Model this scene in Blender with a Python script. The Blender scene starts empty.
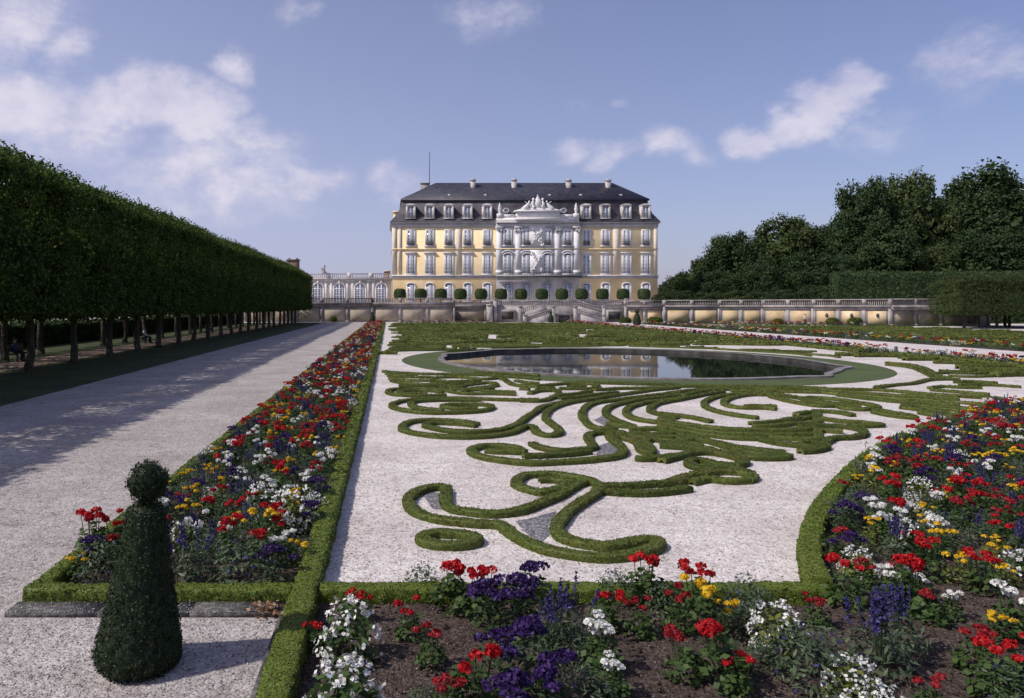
import bpy, math, random
import numpy as np
from mathutils import Vector
RNG = np.random.default_rng(7)
random.seed(7)
R = math.radians
scene = bpy.context.scene
COL = scene.collection
F, CX, HY, H = 760.0, 389.0, 306.0, 3.0        # focal length in px, principal point, eye height

def G(px, py, z=0.0):
    """point of the ground (or of height z) that the photograph shows at a pixel"""
    Y = F * (H - z) / (py - HY)
    return np.array([(px - CX) * Y / F, Y, z])

# ------------------------------------------------------------------ mesh building
class MB:
    def __init__(self):
        self.v = []; self.f = []; self.n = 0
    def add(self, v, f, mat=0):
        v = np.asarray(v, dtype=np.float64).reshape(-1, 3)
        if len(f) == 0: return
        groups = [f] if isinstance(f, np.ndarray) else [[q for q in f if len(q) == k] for k in sorted({len(q) for q in f})]
        for i, g in enumerate(groups):
            self.v.append(v if i == 0 else np.zeros((0, 3))); self.f.append((np.asarray(g, dtype=np.int64) + self.n, mat))
        self.n += len(v)
    def box(self, x0, x1, y0, y1, z0, z1, mat=0):
        v = [(x, y, z) for z in (z0, z1) for y in (y0, y1) for x in (x0, x1)]
        f = [(0, 2, 3, 1), (4, 5, 7, 6), (0, 1, 5, 4), (1, 3, 7, 5), (3, 2, 6, 7), (2, 0, 4, 6)]
        self.add(v, f, mat)
    def obox(self, p, q, w, z0, z1, mat=0, off=0.0):
        """box along the ground segment p-q, w thick, z0/z1 may be pairs (start, end)"""
        p = np.array(p[:2], float); q = np.array(q[:2], float)
        d = q - p; d /= np.linalg.norm(d); n = np.array([d[1], -d[0]])
        za, zb = (z0, z0) if np.isscalar(z0) else z0
        zc, zd = (z1, z1) if np.isscalar(z1) else z1
        v = []
        for (a, lo, hi) in ((p, za, zc), (q, zb, zd)):
            for s in (off - w / 2, off + w / 2):
                for z in (lo, hi):
                    v.append((*(a + n * s), z))
        f = [(0, 1, 3, 2), (4, 6, 7, 5), (0, 4, 5, 1), (2, 3, 7, 6), (1, 5, 7, 3), (0, 2, 6, 4)]
        self.add(v, f, mat)
    def lathe(self, prof, c=(0, 0, 0), n=14, mat=0, sx=1, sy=1):
        prof = np.array(prof, float); a = np.linspace(0, 2 * math.pi, n, endpoint=False)
        v = np.stack([np.outer(prof[:, 0], np.cos(a)) * sx + c[0], np.outer(prof[:, 0], np.sin(a)) * sy + c[1],
                      np.repeat(prof[:, 1:2], n, 1) + c[2]], -1).reshape(-1, 3)
        m = len(prof); i, j = np.meshgrid(np.arange(m - 1), np.arange(n), indexing='ij'); i = i.ravel(); j = j.ravel(); k = (j + 1) % n
        self.add(v, np.stack([i * n + j, i * n + k, (i + 1) * n + k, (i + 1) * n + j], 1), mat)
        self.add(np.vstack([v[-n:], v[-n:].mean(0)]), [(q, (q + 1) % n, n) for q in range(n)], mat)
        self.add(np.vstack([v[:n], v[:n].mean(0)]), [((q + 1) % n, q, n) for q in range(n)], mat)
    def blob(self, c, r, mat=0, nu=8, nv=6, jit=0.0):
        c = np.array(c, float); r = np.ones(3) * r
        th = np.linspace(0.02, math.pi - 0.02, nv); a = np.linspace(0, 2 * math.pi, nu, endpoint=False)
        u = np.stack([np.outer(np.sin(th), np.cos(a)), np.outer(np.sin(th), np.sin(a)), np.repeat(np.cos(th)[:, None], nu, 1)], -1).reshape(-1, 3)
        if jit: u = u * (1 + RNG.uniform(-jit, jit, (len(u), 1)))
        i, j = np.meshgrid(np.arange(nv - 1), np.arange(nu), indexing='ij'); i = i.ravel(); j = j.ravel(); k = (j + 1) % nu
        self.add(c + u * r, np.stack([i * nu + j, (i + 1) * nu + j, (i + 1) * nu + k, i * nu + k], 1), mat)
    def tube(self, pts, rad, n=6, mat=0):
        pts = np.array(pts, float); rad = np.ones(len(pts)) * rad
        t = np.gradient(pts, axis=0); t /= np.linalg.norm(t, axis=1)[:, None]
        ref = np.array([0.31, 0.95, 0.05]); a = np.cross(t, ref); a /= np.linalg.norm(a, axis=1)[:, None]; b = np.cross(t, a)
        an = np.linspace(0, 2 * math.pi, n, endpoint=False)
        v = (pts[:, None] + rad[:, None, None] * (np.cos(an)[None, :, None] * a[:, None] + np.sin(an)[None, :, None] * b[:, None])).reshape(-1, 3)
        m = len(pts); i, j = np.meshgrid(np.arange(m - 1), np.arange(n), indexing='ij'); i = i.ravel(); j = j.ravel(); k = (j + 1) % n
        self.add(v, np.stack([i * n + j, i * n + k, (i + 1) * n + k, (i + 1) * n + j], 1), mat)
        self.add(v[-n:], [tuple(range(n))], mat)
    def mesh(self, name, mats, smooth=False):
        me = bpy.data.meshes.new(name)
        V = np.vstack(self.v); me.vertices.add(len(V)); me.vertices.foreach_set('co', V.ravel().astype(np.float32))
        loops = np.concatenate([f.ravel() for f, _ in self.f]).astype(np.int32)
        tot = np.concatenate([np.full(len(f), f.shape[1]) for f, _ in self.f]); mi = np.concatenate([np.full(len(f), m) for f, m in self.f])
        st = np.concatenate([[0], np.cumsum(tot)[:-1]])
        me.loops.add(len(loops)); me.loops.foreach_set('vertex_index', loops)
        me.polygons.add(len(tot)); me.polygons.foreach_set('loop_start', st.astype(np.int32))
        me.polygons.foreach_set('material_index', mi.astype(np.int32))
        if smooth: me.polygons.foreach_set('use_smooth', np.ones(len(tot), bool))
        for m in (mats if isinstance(mats, (list, tuple)) else [mats]): me.materials.append(m)
        me.update(calc_edges=True)
        return me
    def build(self, name, mats, parent=None, smooth=False):
        return link(name, self.mesh(name, mats, smooth), parent)

def link(name, me, parent=None):
    o = bpy.data.objects.new(name, me); COL.objects.link(o)
    if parent is not None: o.parent = parent
    return o
def tag(o, label=None, cat=None, group=None, kind=None):
    if label: o['label'] = label
    if cat: o['category'] = cat
    if group: o['group'] = group
    if kind: o['kind'] = kind
    return o
def thing(name, loc, label, cat, group=None, rz=0.0):
    o = bpy.data.objects.new(name, None); COL.objects.link(o); o.empty_display_size = 0.2
    o.location = loc; o.rotation_euler = (0, 0, rz)
    return tag(o, label, cat, group)
def copy_thing(root, loc, rz=0.0, sc=(1, 1, 1), label=None, group=None):
    r = root.copy(); COL.objects.link(r); r.location = loc; r.rotation_euler = (0, 0, rz); r.scale = sc
    if label: r['label'] = label
    if group: r['group'] = group
    for ch in root.children:
        c = ch.copy(); COL.objects.link(c); c.parent = r
    return r

# ------------------------------------------------------------------ materials
def new_mat(name):
    m = bpy.data.materials.new(name); m.use_nodes = True
    nt = m.node_tree; return m, nt, nt.nodes['Principled BSDF'], nt.nodes['Material Output']
def ramp(nt, cols):
    r = nt.nodes.new('ShaderNodeValToRGB'); el = r.color_ramp.elements
    while len(el) < len(cols): el.new(0.5)
    for e, (p, c) in zip(el, cols): e.position = p; e.color = (*c, 1)
    return r
def mat_noise(name, cols, scale=3.0, rough=0.8, bump=0.0, bscale=None, detail=6, spec=0.3, coarse=0.0):
    m, nt, bs, out = new_mat(name); L = nt.links
    geo = nt.nodes.new('ShaderNodeNewGeometry')
    n = nt.nodes.new('ShaderNodeTexNoise'); n.inputs['Scale'].default_value = scale; n.inputs['Detail'].default_value = detail
    L.new(geo.outputs['Position'], n.inputs['Vector'])
    k = len(cols); r = ramp(nt, [(0.3 + 0.4 * i / max(1, k - 1), c) for i, c in enumerate(cols)])
    L.new(n.outputs['Fac'], r.inputs['Fac']); src = r.outputs['Color']
    if coarse:
        n2 = nt.nodes.new('ShaderNodeTexNoise'); n2.inputs['Scale'].default_value = scale * 0.11; n2.inputs['Detail'].default_value = 4
        L.new(geo.outputs['Position'], n2.inputs['Vector'])
        r2 = ramp(nt, [(0.3, (1 - coarse,) * 3), (0.7, (1 + coarse,) * 3)]); L.new(n2.outputs['Fac'], r2.inputs['Fac'])
        mx = nt.nodes.new('ShaderNodeMixRGB'); mx.blend_type = 'MULTIPLY'; mx.inputs[0].default_value = 1
        L.new(src, mx.inputs[1]); L.new(r2.outputs['Color'], mx.inputs[2]); src = mx.outputs[0]
    L.new(src, bs.inputs['Base Color']); bs.inputs['Roughness'].default_value = rough
    bs.inputs['Specular IOR Level'].default_value = spec
    if bump:
        nb = nt.nodes.new('ShaderNodeTexNoise'); nb.inputs['Scale'].default_value = bscale or scale * 4; nb.inputs['Detail'].default_value = 5
        L.new(geo.outputs['Position'], nb.inputs['Vector'])
        b = nt.nodes.new('ShaderNodeBump'); b.inputs['Strength'].default_value = min(1, bump); b.inputs['Distance'].default_value = 0.03
        L.new(nb.outputs['Fac'], b.inputs['Height']); L.new(b.outputs['Normal'], bs.inputs['Normal'])
    return m
def mat_leaf(name, cols, trans=0.25, rough=0.55, patch=0.0, pscale=0.6, spec=0.3, patchcol=None):
    """foliage or petals: each little face takes its own tone"""
    m, nt, bs, out = new_mat(name); L = nt.links
    geo = nt.nodes.new('ShaderNodeNewGeometry')
    k = len(cols); r = ramp(nt, [(i / max(1, k - 1), c) for i, c in enumerate(cols)])
    L.new(geo.outputs['Random Per Island'], r.inputs['Fac']); src = r.outputs['Color']
    if patch:
        n2 = nt.nodes.new('ShaderNodeTexNoise'); n2.inputs['Scale'].default_value = pscale; n2.inputs['Detail'].default_value = 5
        L.new(geo.outputs['Position'], n2.inputs['Vector'])
        mx = nt.nodes.new('ShaderNodeMixRGB'); mx.blend_type = 'MIX'
        r2 = ramp(nt, [(0.45, (0, 0, 0)), (0.75, (patch,) * 3)]); L.new(n2.outputs['Fac'], r2.inputs['Fac'])
        L.new(r2.outputs['Color'], mx.inputs[0]); L.new(src, mx.inputs[1]); mx.inputs[2].default_value = (*(patchcol or cols[-1]), 1); src = mx.outputs[0]
    L.new(src, bs.inputs['Base Color']); bs.inputs['Roughness'].default_value = rough; bs.inputs['Specular IOR Level'].default_value = spec
    if trans:
        t = nt.nodes.new('ShaderNodeBsdfTranslucent'); L.new(src, t.inputs['Color'])
        mix = nt.nodes.new('ShaderNodeMixShader'); mix.inputs[0].default_value = trans
        L.new(bs.outputs[0], mix.inputs[1]); L.new(t.outputs[0], mix.inputs[2]); L.new(mix.outputs[0], out.inputs['Surface'])
    return m
def mat_gravel(name, cols, cell=55.0):
    m, nt, bs, out = new_mat(name); L = nt.links
    geo = nt.nodes.new('ShaderNodeNewGeometry')
    v = nt.nodes.new('ShaderNodeTexVoronoi'); v.inputs['Scale'].default_value = cell; L.new(geo.outputs['Position'], v.inputs['Vector'])
    sep = nt.nodes.new('ShaderNodeSeparateColor'); L.new(v.outputs['Color'], sep.inputs[0])
    k = len(cols); r = ramp(nt, [(i / (k - 1), c) for i, c in enumerate(cols)]); L.new(sep.outputs[0], r.inputs['Fac'])
    v2 = nt.nodes.new('ShaderNodeTexVoronoi'); v2.inputs['Scale'].default_value = cell * 0.42; L.new(geo.outputs['Position'], v2.inputs['Vector'])
    sep2 = nt.nodes.new('ShaderNodeSeparateColor'); L.new(v2.outputs['Color'], sep2.inputs[0])
    r3 = ramp(nt, [(0.0, (0.62, 0.60, 0.60)), (0.16, (0.92, 0.92, 0.92)), (1, (1.08, 1.08, 1.08))]); L.new(sep2.outputs[1], r3.inputs['Fac'])
    n = nt.nodes.new('ShaderNodeTexNoise'); n.inputs['Scale'].default_value = 0.55; n.inputs['Detail'].default_value = 7; L.new(geo.outputs['Position'], n.inputs['Vector'])
    r2 = ramp(nt, [(0.3, (0.80, 0.78, 0.77)), (0.7, (1.1, 1.1, 1.1))]); L.new(n.outputs['Fac'], r2.inputs['Fac'])
    n4 = nt.nodes.new('ShaderNodeTexNoise'); n4.inputs['Scale'].default_value = 3.2; n4.inputs['Detail'].default_value = 8; n4.inputs['Roughness'].default_value = .7; L.new(geo.outputs['Position'], n4.inputs['Vector'])
    r4 = ramp(nt, [(0.32, (0.80, 0.77, 0.75)), (0.5, (1, 1, 1)), (0.7, (1.06, 1.06, 1.06))]); L.new(n4.outputs['Fac'], r4.inputs['Fac'])
    m0 = nt.nodes.new('ShaderNodeMixRGB'); m0.blend_type = 'MULTIPLY'; m0.inputs[0].default_value = 1; L.new(r3.outputs['Color'], m0.inputs[1]); L.new(r4.outputs['Color'], m0.inputs[2])
    m1 = nt.nodes.new('ShaderNodeMixRGB'); m1.blend_type = 'MULTIPLY'; m1.inputs[0].default_value = 1
    L.new(r.outputs['Color'], m1.inputs[1]); L.new(m0.outputs[0], m1.inputs[2])
    m2 = nt.nodes.new('ShaderNodeMixRGB'); m2.blend_type = 'MULTIPLY'; m2.inputs[0].default_value = 1
    L.new(m1.outputs[0], m2.inputs[1]); L.new(r2.outputs['Color'], m2.inputs[2])
    L.new(m2.outputs[0], bs.inputs['Base Color']); bs.inputs['Roughness'].default_value = 0.95; bs.inputs['Specular IOR Level'].default_value = 0.15
    b = nt.nodes.new('ShaderNodeBump'); b.inputs['Strength'].default_value = 0.55; b.inputs['Distance'].default_value = 0.012
    L.new(v.outputs['Distance'], b.inputs['Height']); b.invert = True; L.new(b.outputs['Normal'], bs.inputs['Normal'])
    return m

M = {}
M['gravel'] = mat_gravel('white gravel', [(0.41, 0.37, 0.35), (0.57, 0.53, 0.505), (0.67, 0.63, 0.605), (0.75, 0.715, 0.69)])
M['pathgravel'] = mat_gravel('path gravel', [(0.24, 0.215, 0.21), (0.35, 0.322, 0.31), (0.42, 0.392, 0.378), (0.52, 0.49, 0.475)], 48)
M['darkgravel'] = mat_gravel('slate chippings', [(0.05, 0.05, 0.06), (0.12, 0.12, 0.14), (0.19, 0.19, 0.21), (0.42, 0.41, 0.42)], 50)
M['soil'] = mat_noise('soil', [(0.028, 0.021, 0.017), (0.075, 0.056, 0.047), (0.17, 0.135, 0.12)], 38, 0.95, 1.0, 60, spec=0.1, coarse=0.25)
M['ground'] = mat_noise('meadow', [(0.045, 0.075, 0.020), (0.075, 0.11, 0.035), (0.10, 0.12, 0.045)], 1.2, 0.9, 0.4, 8, coarse=0.3)
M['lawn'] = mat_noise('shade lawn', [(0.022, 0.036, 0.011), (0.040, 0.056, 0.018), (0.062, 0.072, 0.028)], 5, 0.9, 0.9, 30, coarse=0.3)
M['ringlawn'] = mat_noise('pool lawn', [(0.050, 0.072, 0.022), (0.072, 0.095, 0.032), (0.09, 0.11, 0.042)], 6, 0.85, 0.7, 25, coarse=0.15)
M['earth'] = mat_noise('avenue earth', [(0.16, 0.11, 0.08), (0.26, 0.19, 0.15), (0.32, 0.25, 0.2)], 3, 0.95, 0.5, 20)
M['box'] = mat_leaf('box leaves', [(0.045, 0.070, 0.010), (0.080, 0.110, 0.020), (0.115, 0.145, 0.028), (0.155, 0.175, 0.040)], 0.2, patch=0.5, pscale=1.1, patchcol=(0.13, 0.105, 0.03))
M['boxfresh'] = mat_leaf('fresh box leaves', [(0.050, 0.085, 0.010), (0.090, 0.135, 0.018), (0.130, 0.175, 0.028), (0.18, 0.22, 0.045)], 0.22, patch=0.35, pscale=1.5, patchcol=(0.16, 0.16, 0.03))
M['yew'] = mat_leaf('yew needles', [(0.007, 0.016, 0.006), (0.013, 0.026, 0.009), (0.024, 0.040, 0.013), (0.038, 0.052, 0.019)], 0.12)
M['lime'] = mat_leaf('lime leaves', [(0.020, 0.038, 0.008), (0.036, 0.064, 0.013), (0.070, 0.112, 0.020), (0.14, 0.19, 0.038)], 0.42, rough=0.6, spec=0.15)
M['forest'] = mat_leaf('woodland leaves', [(0.020, 0.038, 0.015), (0.034, 0.058, 0.023), (0.052, 0.080, 0.030), (0.075, 0.105, 0.040)], 0.15, rough=0.65, spec=0.12, patch=0.4, pscale=0.12, patchcol=(0.02, 0.045, 0.022))
M['forestwarm'] = mat_leaf('warm woodland leaves', [(0.030, 0.050, 0.017), (0.046, 0.070, 0.023), (0.066, 0.092, 0.032), (0.09, 0.112, 0.042)], 0.15, rough=0.65, spec=0.12)
M['bark'] = mat_noise('bark', [(0.035, 0.032, 0.026), (0.07, 0.062, 0.05), (0.10, 0.095, 0.08)], 9, 0.95, 0.8, 30)
M['stone'] = mat_noise('pale stone', [(0.40, 0.36, 0.35), (0.52, 0.48, 0.46), (0.60, 0.56, 0.54)], 1.4, 0.85, 0.3, 10, coarse=0.3)
M['greystone'] = mat_noise('weathered stone', [(0.19, 0.17, 0.168), (0.29, 0.262, 0.255), (0.38, 0.348, 0.335)], 0.9, 0.9, 0.3, 10, coarse=0.3)
M['palestrip'] = mat_noise('pale stucco strip', [(0.62, 0.54, 0.44), (0.70, 0.62, 0.52), (0.74, 0.68, 0.58)], 0.8, 0.85, 0.1, 10)
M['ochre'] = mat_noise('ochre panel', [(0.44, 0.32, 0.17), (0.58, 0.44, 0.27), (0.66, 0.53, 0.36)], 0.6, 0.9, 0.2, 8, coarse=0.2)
M['yellow'] = mat_noise('yellow stucco', [(0.75, 0.57, 0.31), (0.82, 0.65, 0.39), (0.85, 0.70, 0.45)], 0.5, 0.9, 0.1, 10, coarse=0.03)
M['white'] = mat_noise('white trim', [(0.62, 0.60, 0.61), (0.72, 0.70, 0.70), (0.78, 0.76, 0.76)], 0.8, 0.75, 0.1, 10)
M['cream'] = mat_noise('orangery stone', [(0.50, 0.46, 0.44), (0.60, 0.56, 0.53), (0.66, 0.62, 0.59)], 0.9, 0.85, 0.2, 10, coarse=0.2)
M['greytrim'] = mat_noise('grey trim', [(0.38, 0.37, 0.39), (0.48, 0.46, 0.48), (0.54, 0.53, 0.54)], 0.8, 0.8, 0.1, 10)
M['paint'] = mat_noise('window paint', [(0.75, 0.75, 0.77), (0.8, 0.8, 0.82)], 2, 0.5)
M['slate'] = mat_noise('slate', [(0.026, 0.026, 0.038), (0.040, 0.040, 0.056), (0.056, 0.055, 0.072)], 1.2, 0.5, 0.4, 6, coarse=0.2)
M['slatedark'] = mat_noise('old slate', [(0.042, 0.040, 0.052), (0.064, 0.060, 0.074), (0.09, 0.084, 0.096)], 1.0, 0.6, 0.4, 6, coarse=0.25)
M['kerb'] = mat_noise('kerb', [(0.055, 0.053, 0.053), (0.09, 0.086, 0.085), (0.20, 0.19, 0.185)], 16, 0.9, 0.6, 60, coarse=0.3)
M['rim'] = mat_noise('pool rim', [(0.12, 0.11, 0.11), (0.19, 0.175, 0.175), (0.26, 0.24, 0.24)], 2.2, 0.8, 0.4, 14, coarse=0.3)
M['rimdark'] = mat_noise('wet pool wall', [(0.03, 0.029, 0.027), (0.055, 0.052, 0.05), (0.09, 0.085, 0.08)], 2.0, 0.7, 0.4, 14, coarse=0.3)  # darker stone than the rim
M['brick'] = mat_noise('brick', [(0.12, 0.085, 0.07), (0.18, 0.125, 0.105), (0.24, 0.18, 0.15)], 5, 0.9)
M['metal'] = mat_noise('dark iron', [(0.05, 0.05, 0.055), (0.08, 0.08, 0.085)], 5, 0.5)
M['wood'] = mat_noise('bench wood', [(0.06, 0.045, 0.03), (0.1, 0.075, 0.05)], 8, 0.8)
M['deadleaf'] = mat_leaf('dead leaves', [(0.10, 0.05, 0.025), (0.20, 0.10, 0.05), (0.30, 0.17, 0.09), (0.36, 0.24, 0.15)], 0.1)
M['gerleaf'] = mat_leaf('geranium leaves', [(0.030, 0.060, 0.014), (0.050, 0.090, 0.022), (0.075, 0.12, 0.032)], 0.25)
M['dimleaf'] = mat_leaf('deep green leaves', [(0.020, 0.042, 0.014), (0.035, 0.062, 0.02), (0.05, 0.08, 0.026)], 0.2)
M['greyleaf'] = mat_leaf('grey green leaves', [(0.042, 0.070, 0.034), (0.068, 0.10, 0.052), (0.10, 0.135, 0.075)], 0.2)
M['limeleaf'] = mat_leaf('yellow green leaves', [(0.08, 0.10, 0.018), (0.13, 0.15, 0.026), (0.19, 0.19, 0.035)], 0.25)
M['red'] = mat_leaf('red petals', [(0.30, 0.003, 0.007), (0.42, 0.007, 0.012), (0.54, 0.014, 0.018)], 0.2, rough=0.6)
M['crimson'] = mat_leaf('crimson petals', [(0.17, 0.004, 0.010), (0.27, 0.010, 0.018), (0.36, 0.03, 0.03)], 0.2, rough=0.6)
M['whitepetal'] = mat_leaf('white petals', [(0.50, 0.50, 0.44), (0.70, 0.70, 0.67), (0.80, 0.80, 0.78)], 0.2)
M['yellowpetal'] = mat_leaf('yellow petals', [(0.55, 0.30, 0.010), (0.68, 0.43, 0.016), (0.75, 0.54, 0.03)], 0.2)
M['purple'] = mat_leaf('purple petals', [(0.018, 0.007, 0.052), (0.034, 0.012, 0.088), (0.06, 0.026, 0.14)], 0.2)
M['blue'] = mat_leaf('violet blue petals', [(0.026, 0.021, 0.095), (0.046, 0.038, 0.15), (0.08, 0.068, 0.23)], 0.2)
M['skin'] = mat_noise('skin', [(0.45, 0.28, 0.2), (0.5, 0.32, 0.24)], 5, 0.6)
M['shirt'] = mat_noise('white shirt', [(0.65, 0.65, 0.67), (0.72, 0.72, 0.74)], 5, 0.9)
M['pinkshirt'] = mat_noise('pink shirt', [(0.5, 0.3, 0.3), (0.58, 0.38, 0.37)], 5, 0.9)
M['navy'] = mat_noise('navy cloth', [(0.02, 0.025, 0.05), (0.035, 0.04, 0.07)], 5, 0.9)
M['jeans'] = mat_noise('blue jeans', [(0.05, 0.07, 0.13), (0.08, 0.10, 0.17)], 5, 0.9)
M['hair'] = mat_noise('brown hair', [(0.03, 0.02, 0.012), (0.06, 0.04, 0.025)], 9, 0.7)
def _glass():
    m, nt, bs, out = new_mat('window glass')
    bs.inputs['Base Color'].default_value = (0.24, 0.27, 0.36, 1); bs.inputs['Roughness'].default_value = 0.12; bs.inputs['Specular IOR Level'].default_value = 0.9  # pale blue-grey base carries the sky reflection of the panes
    return m
def _water():
    m, nt, bs, out = new_mat('still water'); L = nt.links
    bs.inputs['Base Color'].default_value = (0.012, 0.016, 0.014, 1); bs.inputs['Roughness'].default_value = 0.02; bs.inputs['IOR'].default_value = 1.33
    bs.inputs['Specular IOR Level'].default_value = 0.6
    geo = nt.nodes.new('ShaderNodeNewGeometry'); n = nt.nodes.new('ShaderNodeTexNoise'); n.inputs['Scale'].default_value = 1.6; n.inputs['Detail'].default_value = 3
    L.new(geo.outputs['Position'], n.inputs['Vector'])
    b = nt.nodes.new('ShaderNodeBump'); b.inputs['Strength'].default_value = 0.05; b.inputs['Distance'].default_value = 0.02
    L.new(n.outputs['Fac'], b.inputs['Height']); L.new(b.outputs['Normal'], bs.inputs['Normal'])
    return m
M['glass'] = _glass(); M['water'] = _water()

# ------------------------------------------------------------------ foliage helpers
def nrm(a): return a / np.maximum(1e-9, np.linalg.norm(a, axis=-1, keepdims=True))
def leaf_quads(mb, P, N, L, tilt=0.8, asp=0.55, mat=0, rng=RNG, up=0.0):
    P = np.asarray(P, float); n = len(P)
    if n == 0: return
    L = np.ones(n) * L
    nn = nrm(np.asarray(N, float) + tilt * rng.normal(0, 1, (n, 3)))
    rv = rng.normal(0, 1, (n, 3)); rv[:, 2] += up * 3
    t = nrm(np.cross(np.cross(nn, rv), nn) if up else np.cross(nn, rv)); b = np.cross(nn, t)
    L = L[:, None]
    v = np.stack([P + t * L, P + b * L * asp, P - t * L, P - b * L * asp], 1).reshape(-1, 3)
    mb.add(v, np.arange(4 * n).reshape(n, 4), mat)
def sample_quads(V, Q, dens, rng=RNG):
    a, b, c, d = V[Q[:, 0]], V[Q[:, 1]], V[Q[:, 2]], V[Q[:, 3]]
    nv = np.cross(c - a, d - b) * 0.5; area = np.linalg.norm(nv, axis=1)
    dn = np.ones(len(Q)) * dens if np.isscalar(dens) else dens
    cnt = rng.poisson(area * dn); idx = np.repeat(np.arange(len(Q)), cnt)
    u = rng.random((len(idx), 1)); w = rng.random((len(idx), 1))
    P = (a[idx] * (1 - u) + b[idx] * u) * (1 - w) + (d[idx] * (1 - u) + c[idx] * u) * w
    return P, nrm(nv)[idx]
def catmull(pts, step, closed=False):
    pts = np.array(pts, float); n = len(pts)
    if closed: ext = np.vstack([pts[-1], pts, pts[0], pts[1]]); segs = n
    else: ext = np.vstack([2 * pts[0] - pts[1], pts, 2 * pts[-1] - pts[-2]]); segs = n - 1
    out = []
    for i in range(segs):
        p0, p1, p2, p3 = ext[i:i + 4]; k = max(1, int(np.ceil(np.linalg.norm(p2 - p1) / step)))
        t = np.linspace(0, 1, k, endpoint=False)[:, None]
        out.append(0.5 * (2 * p1 + (p2 - p0) * t + (2 * p0 - 5 * p1 + 4 * p2 - p3) * t ** 2 + (3 * p1 - p0 - 3 * p2 + p3) * t ** 3))
    if not closed: out.append(pts[-1:])
    return np.vstack(out)
PROF = np.array([(-.5, 0), (-.52, .3), (-.52, .65), (-.505, .88), (-.44, .99), (-.22, 1.0), (0, 1.0), (.22, 1.0), (.44, .99), (.505, .88), (.52, .65), (.52, .3), (.5, 0)])
def hedge(mb, path, w, h, closed=False, leaf=1.0, z0=0.0, jit=None, taper=False):
    """clipped hedge swept along a ground path, with leaf-sized faces over its surface"""
    path = np.asarray(path, float)[:, :2]; n = len(path)
    if closed: t = np.roll(path, -1, 0) - np.roll(path, 1, 0)
    else: t = np.gradient(path, axis=0)
    t = nrm(t); s = np.stack([t[:, 1], -t[:, 0]], 1); k = len(PROF)
    dist = np.maximum(4, path[:, 1]); J = (jit if jit is not None else 0.006 + 0.0005 * dist)
    J = np.minimum(np.ones(n) * J, 0.12 * h)[:, None]
    ww = w * (1 + 0.06 * np.sin(np.arange(n) * 0.37 + RNG.random() * 6) + RNG.normal(0, .02, n)); hh = h * (1 + 0.03 * np.sin(np.arange(n) * 0.23 + RNG.random() * 6) + RNG.uniform(-.03, .03))
    off = PROF[None, :, 0] * ww[:, None] + RNG.normal(0, 1, (n, k)) * J * .8
    z = z0 + PROF[None, :, 1] * hh[:, None] + RNG.normal(0, 1, (n, k)) * J * .6 * (PROF[None, :, 1] > 0)
    V = np.concatenate([path[:, None] + s[:, None] * off[..., None], z[..., None]], -1).reshape(-1, 3)
    m = n if closed else n - 1
    i, j = np.meshgrid(np.arange(m), np.arange(k - 1), indexing='ij'); i = i.ravel(); j = j.ravel(); i2 = (i + 1) % n
    Q = np.stack([i * k + j, i * k + j + 1, i2 * k + j + 1, i2 * k + j], 1)
    mb.add(V, Q, 0)
    if not closed:
        for e, rev in ((0, False), (n - 1, True)):
            ring = V[e * k:(e + 1) * k]; c = ring.mean(0); f = [(q, q + 1, k) if rev else (q + 1, q, k) for q in range(k - 1)]
            mb.add(np.vstack([ring, c]), f, 0)
    if leaf:
        cen = V[Q].mean(1); D = np.maximum(5, cen[:, 1]); Lf = np.clip(0.0019 * D, 0.0115, 0.12) * leaf
        P, Nn = sample_quads(V, Q, 0.75 / Lf ** 2)
        Lp = np.clip(0.0019 * np.maximum(5, P[:, 1]), 0.0115, 0.12) * leaf * RNG.uniform(.6, 1.25, len(P))
        leaf_quads(mb, P + Nn * (RNG.random((len(P), 1)) * .7 - .15) * Lp[:, None], Nn, Lp, 0.65)

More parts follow.
